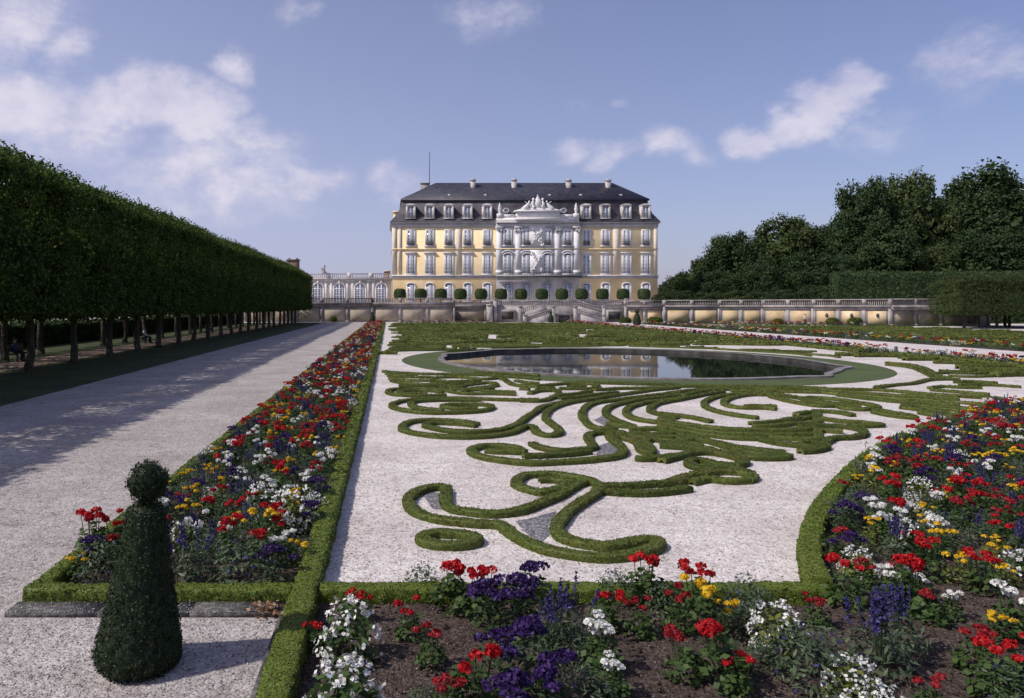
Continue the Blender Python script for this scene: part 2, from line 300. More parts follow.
# ------------------------------------------------------------------ world, sun, camera
TO_SUN = nrm(np.array([-0.88, -0.30, 0.98]))
EL = math.asin(TO_SUN[2]); AZ = math.atan2(TO_SUN[0], TO_SUN[1])
def build_world():
    w = bpy.data.worlds.new('World'); scene.world = w; w.use_nodes = True
    nt = w.node_tree; L = nt.links; N = nt.nodes; bg = N['Background']; bg.inputs['Strength'].default_value = 0.1
    sky = N.new('ShaderNodeTexSky'); sky.sky_type = 'NISHITA'; sky.sun_disc = False; sky.sun_elevation = EL; sky.sun_rotation = AZ % (2 * math.pi)
    sky.air_density = 1.0; sky.dust_density = 1.5; sky.ozone_density = 1.6
    tint = N.new('ShaderNodeMixRGB'); tint.blend_type = 'MULTIPLY'; tint.inputs[0].default_value = 1; tint.inputs[2].default_value = (1.06, 0.97, 1.19, 1)
    L.new(sky.outputs[0], tint.inputs[1])
    tc = N.new('ShaderNodeTexCoord'); sep = N.new('ShaderNodeSeparateXYZ'); L.new(tc.outputs['Generated'], sep.inputs[0])
    def math_(op, a, b=None, c=None, clamp=False):
        m = N.new('ShaderNodeMath'); m.operation = op; m.use_clamp = clamp
        for i, x in enumerate((a, b, c)):
            if x is None: continue
            if isinstance(x, (int, float)): m.inputs[i].default_value = x
            else: L.new(x, m.inputs[i])
        return m.outputs[0]
    yy = math_('MAXIMUM', sep.outputs[1], 0.08); u0 = math_('DIVIDE', sep.outputs[0], yy); v0 = math_('DIVIDE', sep.outputs[2], yy)
    def noise(scale, detail, rough, off):
        mp = N.new('ShaderNodeMapping'); mp.inputs['Location'].default_value = off; mp.inputs['Scale'].default_value = (1, 1, 1.5); L.new(tc.outputs['Generated'], mp.inputs[0])
        n = N.new('ShaderNodeTexNoise'); n.inputs['Scale'].default_value = scale; n.inputs['Detail'].default_value = detail; n.inputs['Roughness'].default_value = rough
        L.new(mp.outputs[0], n.inputs['Vector']); return n.outputs['Fac']
    n1 = noise(5.5, 9, 0.58, (3.1, 0.4, 1.7)); n2 = noise(2.2, 6, 0.5, (0.3, 2.4, 5.1)); n3 = noise(16, 8, 0.6, (1.3, 5.4, 2.1))
    wa = noise(7, 5, .55, (7.7, 1.2, 3.3)); wb = noise(7, 5, .55, (2.1, 9.4, 6.6)); u = math_('ADD', u0, math_('MULTIPLY', math_('SUBTRACT', wa, .5), .12)); v = math_('ADD', v0, math_('MULTIPLY', math_('SUBTRACT', wb, .5), .10))
    blobs = [  # clouds of the photograph by their direction: x, y, half widths, tilt, strength
        (15, 15, 62, 46, 0, .80), (62, 52, 30, 36, 0, .66), (25, 108, 80, 42, 0, .82), (100, 108, 56, 36, 0, .76), (150, 94, 52, 32, 0, .82), (198, 104, 50, 30, 0, .74), (252, 126, 70, 20, 8, .62), (120, 168, 230, 70, 0, .62), (232, 62, 26, 26, 0, .66),
        (310, 182, 48, 22, 0, .72), (398, 188, 30, 18, 0, .58), (492, 16, 66, 34, 0, .58), (300, 12, 36, 20, 0, .5), (572, 150, 34, 16, 0, .5), (612, 154, 40, 18, 0, .54), (660, 148, 36, 20, 0, .58), (692, 160, 30, 14, 0, .42),
        (736, 142, 24, 18, 0, .82), (764, 143, 34, 20, -12, .84), (795, 127, 38, 24, -22, .90), (824, 107, 40, 26, -22, .94), (854, 91, 40, 22, -10, .95), (876, 84, 26, 14, 0, .85), (840, 128, 90, 40, -12, .46), (985, 62, 75, 44, -12, .66), (560, 105, 24, 14, 0, .42), (610, 103, 20, 10, 0, .42)]
    tot = None
    for (px, py, ax, ay, rot, st) in blobs:
        du = math_('SUBTRACT', u, (px - CX) / F); dv = math_('SUBTRACT', v, (HY - py) / F)
        c, s = math.cos(R(rot)), math.sin(R(rot))
        a = math_('ADD', math_('MULTIPLY', du, c * F / ax), math_('MULTIPLY', dv, -s * F / ax)); b = math_('ADD', math_('MULTIPLY', du, s * F / ay), math_('MULTIPLY', dv, c * F / ay))
        d2 = math_('ADD', math_('MULTIPLY', a, a), math_('MULTIPLY', b, b)); g = math_('MULTIPLY', math_('EXPONENT', math_('MULTIPLY', d2, -0.8)), st)
        tot = g if tot is None else math_('MAXIMUM', tot, g)
    far = math_('MULTIPLY', math_('LESS_THAN', sep.outputs[1], 0.25), 0.42)        # scattered clouds elsewhere in the sky
    tot = math_('MAXIMUM', tot, math_('MULTIPLY', far, math_('MULTIPLY', n2, 1.6)))
    nn = math_('ADD', math_('MULTIPLY', math_('SUBTRACT', n1, 0.5), 1.15), math_('MULTIPLY', math_('SUBTRACT', n3, 0.5), 0.85))
    dens = math_('ADD', tot, math_('MULTIPLY', nn, math_('MINIMUM', math_('MULTIPLY', tot, 2.0), 1.0)))
    mr = N.new('ShaderNodeMapRange'); mr.interpolation_type = 'SMOOTHSTEP'; mr.inputs['From Min'].default_value = 0.24; mr.inputs['From Max'].default_value = 0.80; L.new(dens, mr.inputs['Value'])
    cov = math_('MULTIPLY', mr.outputs[0], 0.76)
    mix = N.new('ShaderNodeMixRGB'); L.new(cov, mix.inputs[0])
    # haze: a pale band low over the horizon, stronger towards the sun
    hz = math_('MULTIPLY', math_('EXPONENT', math_('MULTIPLY', math_('ABSOLUTE', sep.outputs[2]), -2.7)), math_('ADD', 0.66, math_('MULTIPLY', sep.outputs[0], -0.70)), clamp=True)
    hmix = N.new('ShaderNodeMixRGB'); L.new(hz, hmix.inputs[0]); L.new(tint.outputs[0], hmix.inputs[1]); hmix.inputs[2].default_value = (5.1, 5.4, 7.7, 1)
    L.new(hmix.outputs[0], mix.inputs[1]); cr = ramp(nt, [(.36, (5.5, 5.4, 7.3)), (.62, (8.3, 7.8, 8.7))]); L.new(math_('ADD', math_('MULTIPLY', n3, .6), math_('MULTIPLY', wb, .4)), cr.inputs['Fac']); L.new(cr.outputs['Color'], mix.inputs[2])
    L.new(mix.outputs[0], bg.inputs['Color'])
build_world()
sl = bpy.data.lights.new('sun', 'SUN'); sl.energy = 3.9; sl.angle = R(0.5); sl.color = (1.0, 0.93, 0.84)
so = bpy.data.objects.new('sun', sl); COL.objects.link(so); so.rotation_euler = Vector(-TO_SUN).to_track_quat('-Z', 'Y').to_euler()
cam = bpy.data.cameras.new('camera'); co = bpy.data.objects.new('camera', cam); COL.objects.link(co); scene.camera = co
co.location = (0, 0, H); co.rotation_euler = (R(90), 0, 0)
cam.sensor_width = 36; cam.sensor_fit = 'HORIZONTAL'; cam.lens = F / 1024 * 36; cam.clip_end = 6000; cam.clip_start = 0.1
cam.shift_x = (512 - CX) / 1024; cam.shift_y = -(349 - HY) / 1024
vs = scene.view_settings; vs.view_transform = 'Standard'; vs.look = 'None'; vs.gamma = 1; vs.exposure = 0.0; vs.use_curve_mapping = False
scene.cycles.max_bounces = 6; scene.cycles.diffuse_bounces = 3; scene.cycles.glossy_bounces = 3; scene.cycles.transparent_max_bounces = 6

# ------------------------------------------------------------------ ground
PC = np.array([12.8, 41.6])       # middle of the pool
def pool_r(a, base):
    r = np.full_like(a, base)
    for c in (-25, -57.5, 155, 122.5):
        d = (a - R(c) + math.pi) % (2 * math.pi) - math.pi; r = r + 0.5 * np.exp(-(d / 0.085) ** 2)
    return r
NA = 192; ANG = np.linspace(0, 2 * math.pi, NA, endpoint=False)
def ring_pts(base, z, lobes=True):
    r = pool_r(ANG, base) if lobes else np.full(NA, base)
    return np.stack([PC[0] + r * np.cos(ANG), PC[1] + r * 1.10 * np.sin(ANG), np.full(NA, z)], 1)
def bands(mb, rings, mat=0):
    for a, b in zip(rings[:-1], rings[1:]):
        q = np.arange(NA); k = (q + 1) % NA
        mb.add(np.vstack([a, b]), np.stack([q, q + NA, k + NA, k], 1), mat)
def struct(name, mb, m, smooth=False): return tag(mb.build(name, m, None, smooth), kind='structure')
def sheet(name, m, x0, x1, y0, y1, z):
    mb = MB(); mb.add([(x0, y0, z), (x1, y0, z), (x1, y1, z), (x0, y1, z)], [(0, 1, 2, 3)]); return struct(name, mb, m)
mb = MB(); bands(mb, [ring_pts(10.0, 0), ring_pts(16, 0, False), ring_pts(60, 0, False), ring_pts(400, 0, False), ring_pts(3500, 0, False)]); struct('ground', mb, M['ground'])
# parterre gravel: a rectangle with the pool cut out
X0, X1, Y0, Y1 = -0.72, 30.1, 7.85, 131.0
def rect_ring(z):
    d = np.stack([np.cos(ANG), np.sin(ANG)], 1)
    with np.errstate(divide='ignore'):
        tx = np.where(d[:, 0] > 0, (X1 - PC[0]) / d[:, 0], (X0 - PC[0]) / d[:, 0]); ty = np.where(d[:, 1] > 0, (Y1 - PC[1]) / d[:, 1], (Y0 - PC[1]) / d[:, 1])
    t = np.minimum(np.abs(tx), np.abs(ty)); p = PC + d * t[:, None]
    for c in ((X0, Y0), (X1, Y0), (X1, Y1), (X0, Y1)): p[np.argmin(np.linalg.norm(p - np.array(c), axis=1))] = c
    return np.concatenate([p, np.full((NA, 1), z)], 1)
mb = MB(); bands(mb, [ring_pts(10.0, 0.004), ring_pts(14.2, 0.004, False), rect_ring(0.004)]); struct('parterre_gravel', mb, M['gravel'])
mb = MB(); bands(mb, [ring_pts(10.08, 0.010), ring_pts(12.1, 0.010, False)]); struct('pool_lawn', mb, M['ringlawn'])
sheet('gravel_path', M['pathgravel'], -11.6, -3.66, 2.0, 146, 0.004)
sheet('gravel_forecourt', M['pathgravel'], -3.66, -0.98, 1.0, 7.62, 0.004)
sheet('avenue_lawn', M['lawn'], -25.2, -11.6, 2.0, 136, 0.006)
sheet('avenue_earth', M['earth'], -20.2, -17.6, 14.0, 136, 0.010)
sheet('cross_path', M['gravel'], -40, -11.6, 136, 144.2, 0.004)
sheet('cross_path', M['gravel'], -3.66, 52, 133.5, 144.2, 0.006)
sheet('central_path', M['gravel'], 33.0, 41.6, 6.0, 133.5, 0.004)
sheet('link_path', M['gravel'], 27.0, 33.0, 45.5, 48.5, 0.008)
sheet('east_gravel', M['gravel'], 44.3, 72, 30.0, 125, 0.004)
sheet('east_path', M['gravel'], 72.0, 98, 60.0, 112, 0.008)
sheet('east_path', M['gravel'], 92.2, 170, 112.2, 128, 0.008)
sheet('park_path', M['gravel'], -60, -40, 30, 150, 0.01)  # pale gravel added so the gap under the crowns looks sunlit
sheet('park_path', M['gravel'], -260, -34, 170, 260, 0.01)  # further added pale sheet, brightens the same gap

def soil_grid(name, inside, x0, x1, y0, y1, step, z=0.02, amp=0.02):
    nx = int((x1 - x0) / step) + 1; ny = int((y1 - y0) / step) + 1
    X, Y = np.meshgrid(np.linspace(x0, x1, nx), np.linspace(y0, y1, ny)); Z = z + RNG.normal(0, amp * .4, X.shape) + amp * .6 * np.sin(X * 7.3 + np.sin(Y * 5)) * np.sin(Y * 6.1)
    i, j = np.meshgrid(np.arange(ny - 1), np.arange(nx - 1), indexing='ij'); i = i.ravel(); j = j.ravel()
    Q = np.stack([i * nx + j, i * nx + j + 1, (i + 1) * nx + j + 1, (i + 1) * nx + j], 1)
    V = np.stack([X.ravel(), Y.ravel(), np.maximum(Z.ravel(), 0.011)], 1); c = V[Q].mean(1); ok = inside(c[:, 0], c[:, 1])
    mb = MB(); mb.add(V, Q[ok]); return struct(name, mb, M['soil'])
# curved edge of the right-hand bed (ground points read off the photograph)
ARC = catmull([G(818, 603)[:2], G(806, 575)[:2], G(806, 548)[:2], G(819, 515)[:2], G(846, 482)[:2], G(874, 458)[:2], G(908, 440)[:2], G(948, 424)[:2], G(985, 413)[:2], G(1024, 405)[:2], G(1070, 398)[:2]], 0.05)
def arc_x(y): return np.interp(y, ARC[:, 1], ARC[:, 0], left=-0.6, right=99)
soil_grid('left_bed_soil', lambda x, y: x > -9, -3.5, -0.95, 7.75, 134, 0.2)
soil_grid('right_bed_soil', lambda x, y: (y < 7.7) | (x > arc_x(y) + 0.02), -0.75, 24, 4.2, 25, 0.06, amp=.03)
for nm, a in (('path_bed_soil', (30.1, 33.0, 48.5, 131)), ('path_bed_soil', (30.1, 33.0, 20, 45.5)), ('east_bed_soil', (41.6, 44.3, 30, 128)), ('wall_bed_soil', (2, 18, 131, 133.5)), ('wall_bed_soil', (50, 70, 125, 126))):
    sheet(nm, M['soil'], *a, 0.012)
mb = MB()
for (pts) in ([(515, 521), (527, 519), (545, 514), (556, 511), (552, 522), (551, 533), (541, 542), (528, 535)], [(594, 420), (608, 413), (622, 421), (609, 428)], [(420, 490), (440, 493), (448, 510), (432, 508)],
              [(598, 446), (612, 441), (624, 453), (608, 456), (596, 455)]):
    P = np.array([G(*p, 0.012) for p in pts]); mb.add(P, [tuple(range(len(P)))[::-1]])
struct('dark_gravel', mb, M['darkgravel'])

# ------------------------------------------------------------------ pool
t = thing('garden_pool', (PC[0], PC[1], 0), 'large round stone-rimmed garden pool with still dark water in the parterre', 'pool')
def loc_ring(b, z, l=True): return ring_pts(b, z, l) - np.array([PC[0], PC[1], 0])
mb = MB(); bands(mb, [loc_ring(10.10, 0.0), loc_ring(10.10, 0.08), loc_ring(10.07, 0.092), loc_ring(9.80, 0.092), loc_ring(9.76, 0.075)]); mb.build('stone_rim', M['rim'], t)
mb = MB(); bands(mb, [loc_ring(9.78, 0.078), loc_ring(9.78, -1.0)]); mb.build('basin_wall', M['rimdark'], t)
mb = MB(); mb.add(loc_ring(9.81, -0.13), [tuple(range(NA))]); mb.build('water', M['water'], t)

# ------------------------------------------------------------------ kerb and border hedges
mb = MB(); xs = np.linspace(-3.70, -1.03, 4)
for a, b in zip(xs[:-1], xs[1:]): mb.box(a + .002, b - .002, 7.31 + RNG.uniform(-.003, .003), 7.585, 0, 0.05 + RNG.uniform(-.002, .002))
tag(mb.build('kerb_stone', M['kerb']), 'dark stone kerb on the gravel in front of the left flower bed', 'kerb')
mb = MB(); ys = np.linspace(2.0, 7.2, 7)
for a, b in zip(ys[:-1], ys[1:]): mb.box(-1.04, -0.985, a + .005, b - .005, 0, 0.07 + RNG.uniform(-.006, .006))
tag(mb.build('kerb_stone', M['kerb']), 'narrow dark kerb along the foot of the hedge near the clipped yew', 'kerb')
def line(x0, y0, x1, y1):
    n = 2; out = [(x0, y0)]; d = math.hypot(x1 - x0, y1 - y0); s = 0
    while s < d:
        y = y0 + (y1 - y0) * s / d; s += max(0.035, 0.006 * max(y, 5)); q = min(1, s / d); out.append((x0 + (x1 - x0) * q, y0 + (y1 - y0) * q))
    return np.array(out)
mb = MB(); hedge(mb, line(-0.84, 3.0, -0.84, 133), 0.25, 0.21, leaf=.9); tag(mb.build('box_hedge', M['boxfresh']), 'long straight low box hedge between the left flower bed and the white gravel', 'hedge')
mb = MB(); hedge(mb, line(-3.66, 7.69, -0.98, 7.69), 0.19, 0.165, leaf=.9); tag(mb.build('box_hedge', M['boxfresh']), 'short low box hedge behind the clipped yew, above the dark kerb', 'hedge')
mb = MB(); hedge(mb, line(-3.57, 7.79, -3.57, 133), 0.18, 0.17, leaf=.9); tag(mb.build('box_hedge', M['boxfresh']), 'low box hedge edging the left flower bed along the shaded gravel path', 'hedge')
mb = MB(); hedge(mb, line(-0.70, 7.70, 4.42, 7.70), 0.20, 0.175, leaf=.9); tag(mb.build('box_hedge', M['boxfresh']), 'low box hedge between the foreground flowers and the white gravel', 'hedge')
mb = MB(); hedge(mb, ARC[4:] + np.array([.06, 0]), 0.23, 0.19, leaf=.9); tag(mb.build('box_hedge', M['boxfresh']), 'curved low box hedge bordering the right flower bed', 'hedge')
mb = MB(); hedge(mb, line(-0.70, 47.2, 0.5, 47.0), 0.3, 0.2); tag(mb.build('box_hedge', M['box']), 'stub of low hedge crossing the narrow gravel strip level with the pool', 'hedge')
for (x, a, b, lb) in ((30.15, 48.6, 131, 'low hedge edging the flowers between the far parterre and the central path'), (30.15, 20, 45.5, 'low hedge edging the flowers to the right of the pool'),
                      (44.4, 36, 126, 'low hedge edging the flower band beyond the central path')):
    mb = MB(); hedge(mb, line(x, a, x, b), 0.3, 0.25); tag(mb.build('box_hedge', M['box']), lb, 'hedge')

OCT_V = np.array([(1, 0, 0), (-1, 0, 0), (0, 1, 0), (0, -1, 0), (0, 0, 1), (0, 0, -1)], float); OCT_F = np.array([(0, 2, 4), (2, 1, 4), (1, 3, 4), (3, 0, 4), (2, 0, 5), (1, 2, 5), (3, 1, 5), (0, 3, 5)])
def stones(mb, P, r, mat):
    n = len(P); sc = (r * RNG.uniform(.5, 1.3, (n, 1)))[:, :, None] * RNG.uniform(.6, 1.2, (n, 1, 3)) * np.array([1, 1, .6]); a = RNG.uniform(0, 6.28, n); c, s_ = np.cos(a), np.sin(a); v = OCT_V[None] * sc
    v = np.stack([v[..., 0] * c[:, None] - v[..., 1] * s_[:, None], v[..., 0] * s_[:, None] + v[..., 1] * c[:, None], v[..., 2]], -1) + P[:, None]
    mb.add(v.reshape(-1, 3), (OCT_F[None] + 6 * np.arange(n)[:, None, None]).reshape(-1, 3), mat)
mb = MB()
for (xa, xb, ya, yb, n, r) in ((-8, -3.7, 5, 14, 5000, .010), (-3.66, -1.1, 4.8, 7.25, 4500, .009), (-.65, 9, 7.95, 15, 11000, .010)):
    P = np.stack([RNG.uniform(xa, xb, n), ya + (yb - ya) * RNG.random(n) ** 1.3, np.full(n, .008)], 1)
    if xa == -.65: P = P[P[:, 0] < arc_x(P[:, 1]) - .2]
    if xa == -3.66: P = np.concatenate([P, np.stack([RNG.uniform(-3.7, -1.05, 500), 7.31 + .27 * RNG.random(500) ** 2, np.full(500, .054)], 1)])
    k = RNG.random(len(P)) < .35; stones(mb, P[k], r, 0); stones(mb, P[~k], r, 1)
tag(mb.build('loose_pebbles', [M['rim'], M['stone']]), 'loose grey and white pebbles on the gravel', 'pebbles', kind='stuff')
n = 5000; P = np.stack([RNG.uniform(-.6, 7, n), RNG.uniform(4.6, 9.5, n), np.full(n, .03)], 1); P = P[(P[:, 1] < 7.6) | (P[:, 0] > arc_x(P[:, 1]) + .1)]
mb = MB(); k = RNG.random(len(P)) < .25; stones(mb, P[k], .011, 0); stones(mb, P[~k], .02, 1); tag(mb.build('soil_clods', [M['rim'], M['soil']]), 'crumbs and clods of dry soil in the foreground bed', 'soil clods', kind='stuff')

# ------------------------------------------------------------------ embroidery of clipped box
PAN = {'A': (390, 460), 'B': (530, 460), 'C': (380, 370), 'D': (520, 370), 'E': (660, 370), 'F': (800, 360)}
Z_BR = 0.09
def T(p, pts):
    ox, oy = PAN[p]; return [G(ox + x / 6.344, oy + y / 6.344, Z_BR)[:2] for x, y in pts]
S = []
S.append(('small round ring of clipped box on white gravel nearest the front hedge',
  [(T('A', [(375, 447), (285, 447), (222, 465), (208, 488), (260, 510), (370, 522), (480, 516), (543, 495), (530, 470), (460, 453)]), True)]))
S.append(('big hooked box scroll closest to the foreground flowers, with slate chippings inside it',
  [(T('A', [(372, 165), (300, 155), (200, 175), (125, 220), (120, 262), (170, 315), (270, 350), (400, 370), (550, 385), (690, 393), (745, 425), (800, 465), (900, 515), (1000, 550)]) +
    T('B', [(250, 577), (420, 595), (600, 588), (720, 564), (800, 532), (812, 500), (760, 485), (650, 500), (520, 525), (400, 520), (290, 500), (210, 470), (170, 425), (185, 380), (245, 310), (330, 250), (400, 210), (440, 165), (390, 120), (280, 95), (150, 75), (0, 80)]) +
    T('A', [(835, 95), (800, 130), (840, 160), (930, 185)]) + T('B', [(80, 188), (160, 175), (230, 150), (240, 125), (150, 112), (60, 112)]), False),
   (T('A', [(365, 170), (352, 225), (380, 285), (500, 310), (650, 325), (800, 310), (900, 280)]) + T('B', [(0, 285), (110, 240), (210, 195), (290, 145), (345, 125)]), False),
   (T('B', [(455, 150), (560, 150), (700, 143), (860, 132), (1000, 115)]), False), (T('B', [(470, 185), (600, 192), (750, 195), (900, 182), (1010, 165)]), False)]))
S.append(('knot of curled box leaves at the right end of the closest scroll',
  [(T('E', [(60, 700), (150, 668), (260, 645), (400, 632), (520, 640), (585, 660), (560, 685), (430, 690), (300, 680), (200, 700)]), False),
   (T('E', [(10, 565), (110, 540), (210, 515), (330, 515), (450, 535), (540, 570), (480, 592), (360, 585), (250, 560), (185, 575), (230, 605), (350, 610), (480, 618), (580, 650)]), False), (T('E', [(270, 650), (360, 600), (500, 600)]), False)]))
S.append(('box scroll with a rounded left curl, second one back from the foreground',
  [(T('C', [(915, 505), (850, 480), (720, 470), (620, 480), (580, 505), (650, 540), (800, 565), (960, 578)]) + T('D', [(250, 572), (450, 558), (600, 540), (655, 510), (635, 468), (572, 420), (575, 392), (640, 385)]), False),
   (T('C', [(915, 510), (830, 508), (720, 505), (680, 500)]), False), (T('D', [(20, 535), (200, 528), (350, 518), (440, 505)]), False),
   (T('D', [(75, 455), (130, 480), (250, 500), (380, 495), (465, 478), (432, 425), (445, 398), (520, 388), (610, 392), (640, 420)]), False)]))
S.append(('double-lined box scroll whose oval left curl holds a smaller spiral',
  [(T('C', [(620, 335), (500, 315), (330, 310), (190, 322), (140, 355), (180, 382), (320, 405), (500, 415), (680, 410), (830, 388), (920, 352), (970, 352)]) +
    T('D', [(110, 385), (170, 405), (232, 398), (250, 372), (205, 332), (160, 292), (190, 245), (280, 208), (420, 182), (560, 160), (700, 140), (850, 120), (1000, 105)]), False),
   (T('C', [(610, 345), (500, 332), (350, 327), (290, 342), (350, 362), (450, 378), (600, 383), (750, 372), (860, 342), (930, 292), (990, 255)]) + T('D', [(140, 228), (230, 205), (340, 188), (450, 178), (600, 152)]), False)]))
S.append(('long oval box loop on the left edge of the embroidery',
  [(T('C', [(1010, 183), (800, 182), (600, 175), (400, 172), (200, 182), (95, 202), (80, 225), (150, 247), (300, 262), (500, 262), (640, 252), (705, 235), (690, 216), (550, 210), (430, 214), (400, 226), (500, 236), (620, 236)]), False),
   (T('C', [(640, 184), (400, 184), (230, 192), (195, 211), (250, 235), (400, 250)]), False)]))
S.append(('flat box loop behind the long oval loop at the left edge',
  [(T('C', [(865, 148), (700, 143), (530, 142), (400, 122), (250, 110), (100, 114), (50, 132), (100, 150), (250, 156), (420, 152)]), False), (T('C', [(400, 132), (250, 122), (130, 127), (150, 140), (300, 143)]), False),
   (T('C', [(530, 128), (600, 110), (740, 92), (690, 75), (560, 88), (500, 100), (380, 102)]), False), (T('C', [(535, 120), (640, 120), (700, 128), (860, 135)]), False)]))
S.append(('cluster of narrow box bands on the left nearest the pool ring',
  [(T('C', [(75, 62), (150, 77), (300, 86), (500, 82), (610, 72)]), False), (T('C', [(50, 30), (150, 37), (330, 42), (500, 40), (650, 52), (770, 48), (850, 88), (1000, 100)]), False), (T('C', [(60, 48), (200, 60), (320, 62)]), False),
   (T('C', [(20, 5), (150, 15), (300, 20), (440, 22), (600, 26), (800, 34), (1010, 55)]), False), (T('C', [(340, 45), (345, 78), (480, 86)]), False), (T('C', [(40, 18), (120, 26), (240, 30)]), False), (T('C', [(350, 62), (480, 68), (640, 62)]), False), (T('C', [(120, 94), (320, 97), (500, 92)]), False), (T('C', [(450, 112), (600, 116), (720, 108)]), False), (T('C', [(600, 12), (800, 18), (1010, 30)]), False), (T('C', [(860, 62), (940, 74), (1010, 78)]), False)]))
S.append(('box curls just in front of the pool lawn, left of its middle',
  [(T('D', [(0, 92), (150, 92), (300, 80), (480, 86), (455, 110), (350, 112), (250, 112)]), False), (T('D', [(60, 142), (120, 127), (230, 125), (240, 150), (150, 186), (0, 188)]), False),
   (T('D', [(250, 150), (350, 145), (450, 128)]), False), (T('D', [(250, 172), (340, 165), (470, 150), (620, 135)]), False), (T('D', [(350, 70), (470, 75), (700, 82), (1010, 88)]), False), (T('D', [(100, 110), (220, 108)]), False), (T('D', [(0, 112), (60, 116)]), False), (T('D', [(470, 120), (620, 112), (850, 108), (1010, 104)]), False), (T('D', [(300, 100), (420, 98)]), False)]))
S.append(('left one of two nested plumes of box sweeping towards the pool',
  [(T('D', [(620, 360), (480, 358), (420, 320), (393, 272), (425, 222), (500, 197), (620, 182), (800, 160), (1010, 138)]), False),
   (T('D', [(720, 350), (610, 312), (545, 270), (560, 232), (640, 205), (750, 183), (900, 166), (1010, 152)]), False), (T('D', [(560, 330), (640, 345), (740, 352)]), False)]))
S.append(('right one of two nested plumes of box sweeping towards the pool',
  [(T('D', [(1000, 330), (870, 322), (730, 300), (672, 262), (705, 225), (800, 202), (900, 187), (1010, 172)]) + T('E', [(200, 140), (350, 120), (600, 112)]), False),
   (T('D', [(1000, 295), (900, 275), (825, 250), (860, 212), (950, 190)]) + T('E', [(100, 185), (250, 155), (400, 128)]), False)]))
S.append(('zigzag of box at the lower middle of the embroidery, left of the leaf knot',
  [(T('D', [(640, 385), (665, 420), (740, 448), (775, 500), (825, 518), (832, 490), (795, 445), (850, 432), (1010, 448)]) + T('E', [(150, 455), (280, 465)]), False), (T('D', [(735, 548), (800, 552), (920, 542), (1010, 532)]) + T('E', [(90, 545)]), False),
   (T('D', [(700, 385), (850, 400), (1010, 392)]) + T('E', [(180, 405)]), False), (T('D', [(665, 395), (760, 420), (900, 415), (1010, 415)]) + T('E', [(130, 440), (200, 430)]), False), (T('D', [(700, 366), (850, 362), (1010, 356)]), False)]))
S.append(('hook-shaped box plume with a white gravel pocket, right of the nested plumes',
  [(T('E', [(620, 295), (450, 272), (325, 242), (280, 207), (315, 178), (420, 152), (600, 140), (720, 142), (760, 155)]), False), (T('E', [(735, 240), (650, 232), (500, 230), (408, 207), (435, 175), (550, 152), (690, 150)]), False),
   (T('E', [(740, 225), (640, 222), (540, 222)]), False)]))
S.append(('sheaf of long parallel box bands across the middle of the embroidery',
  [(T('E', [(325, 318), (200, 292), (0, 268)]), False), (T('E', [(0, 300), (150, 335), (400, 365), (600, 372), (800, 372), (1000, 362)]), False), (T('E', [(0, 345), (200, 385), (450, 418), (640, 425), (700, 432)]), False),
   (T('E', [(0, 372), (100, 392), (220, 412), (400, 468), (600, 515), (795, 528), (780, 545), (600, 545), (420, 515), (250, 488), (0, 470)]), False), (T('E', [(0, 325), (170, 358), (420, 392), (700, 402), (850, 402), (1010, 396)]), False),
   (T('E', [(180, 425), (330, 445), (480, 478), (700, 505), (800, 512)]), False), (T('E', [(0, 448), (150, 462), (330, 495)]), False)]))
S.append(('broad box lobes with rounded ends on the right, beside the curved flower bed',
  [(T('E', [(575, 330), (700, 322), (850, 302), (1000, 285)]) + T('F', [(100, 318), (250, 325), (335, 342)]), False), (T('E', [(590, 345), (700, 345), (860, 330), (1000, 322)]) + T('F', [(110, 362), (250, 378), (400, 388), (515, 402), (420, 408), (300, 405)]), False),
   (T('E', [(640, 430), (760, 455), (900, 470), (1000, 478)]) + T('F', [(200, 490), (340, 480), (405, 460), (385, 432), (250, 412), (100, 408), (0, 415)]), False), (T('E', [(690, 415), (860, 425), (1000, 425)]) + T('F', [(120, 440), (270, 445)]), False),
   (T('F', [(0, 512), (80, 512), (165, 538), (100, 562), (0, 570)]), False), (T('E', [(860, 275), (930, 262), (1010, 258)]), False)]))
S.append(('narrow leaf-shaped box island by the curved flower bed',
  [(T('F', [(475, 322), (550, 338), (650, 352), (725, 358), (700, 345), (600, 328), (500, 312)]), True)]))
S.append(('pointed box tongue behind the leaf-shaped island',
  [(T('E', [(700, 160), (800, 185), (900, 205), (1010, 220)]) + T('F', [(230, 285), (300, 300), (420, 305), (495, 292), (400, 268), (250, 245), (100, 232), (0, 238)]), False), (T('F', [(0, 255), (130, 262), (260, 280), (390, 288)]), False),
   (T('E', [(700, 142), (820, 160), (1000, 190)]) + T('F', [(220, 270), (380, 276)]), False)]))
S.append(('wide dense box band in front of the pool on the right',
  [(T('E', [(0, 150), (200, 122), (450, 108), (700, 115), (1010, 118)]) + T('F', [(200, 190), (400, 202), (600, 217), (800, 226), (1010, 240)]), False), (T('E', [(450, 125), (700, 128), (1010, 135)]) + T('F', [(150, 200), (400, 222), (620, 240), (800, 248), (1010, 262)]), False),
   (T('F', [(240, 215), (420, 236), (640, 258), (820, 266), (1010, 282)]), False), (T('F', [(640, 292), (750, 306), (850, 330), (972, 347), (900, 322), (780, 298)]), False), (T('F', [(650, 285), (760, 285), (900, 302), (1010, 312)]), False),
   (T('F', [(760, 325), (860, 342), (970, 350)]), False), (T('E', [(0, 100), (300, 96), (700, 100), (1010, 108)]) + T('F', [(200, 178), (500, 184), (800, 208), (1010, 224)]), False), (T('F', [(720, 280), (850, 288), (1010, 296)]), False)]))
S.append(('thin box line curving round the gravel ring to the right of the pool',
  [(T('F', [(480, 168), (600, 153), (720, 142), (810, 122), (900, 117), (1010, 117)]), False), (T('F', [(545, 12), (700, 27), (800, 52), (870, 92), (950, 110)]), False)]))
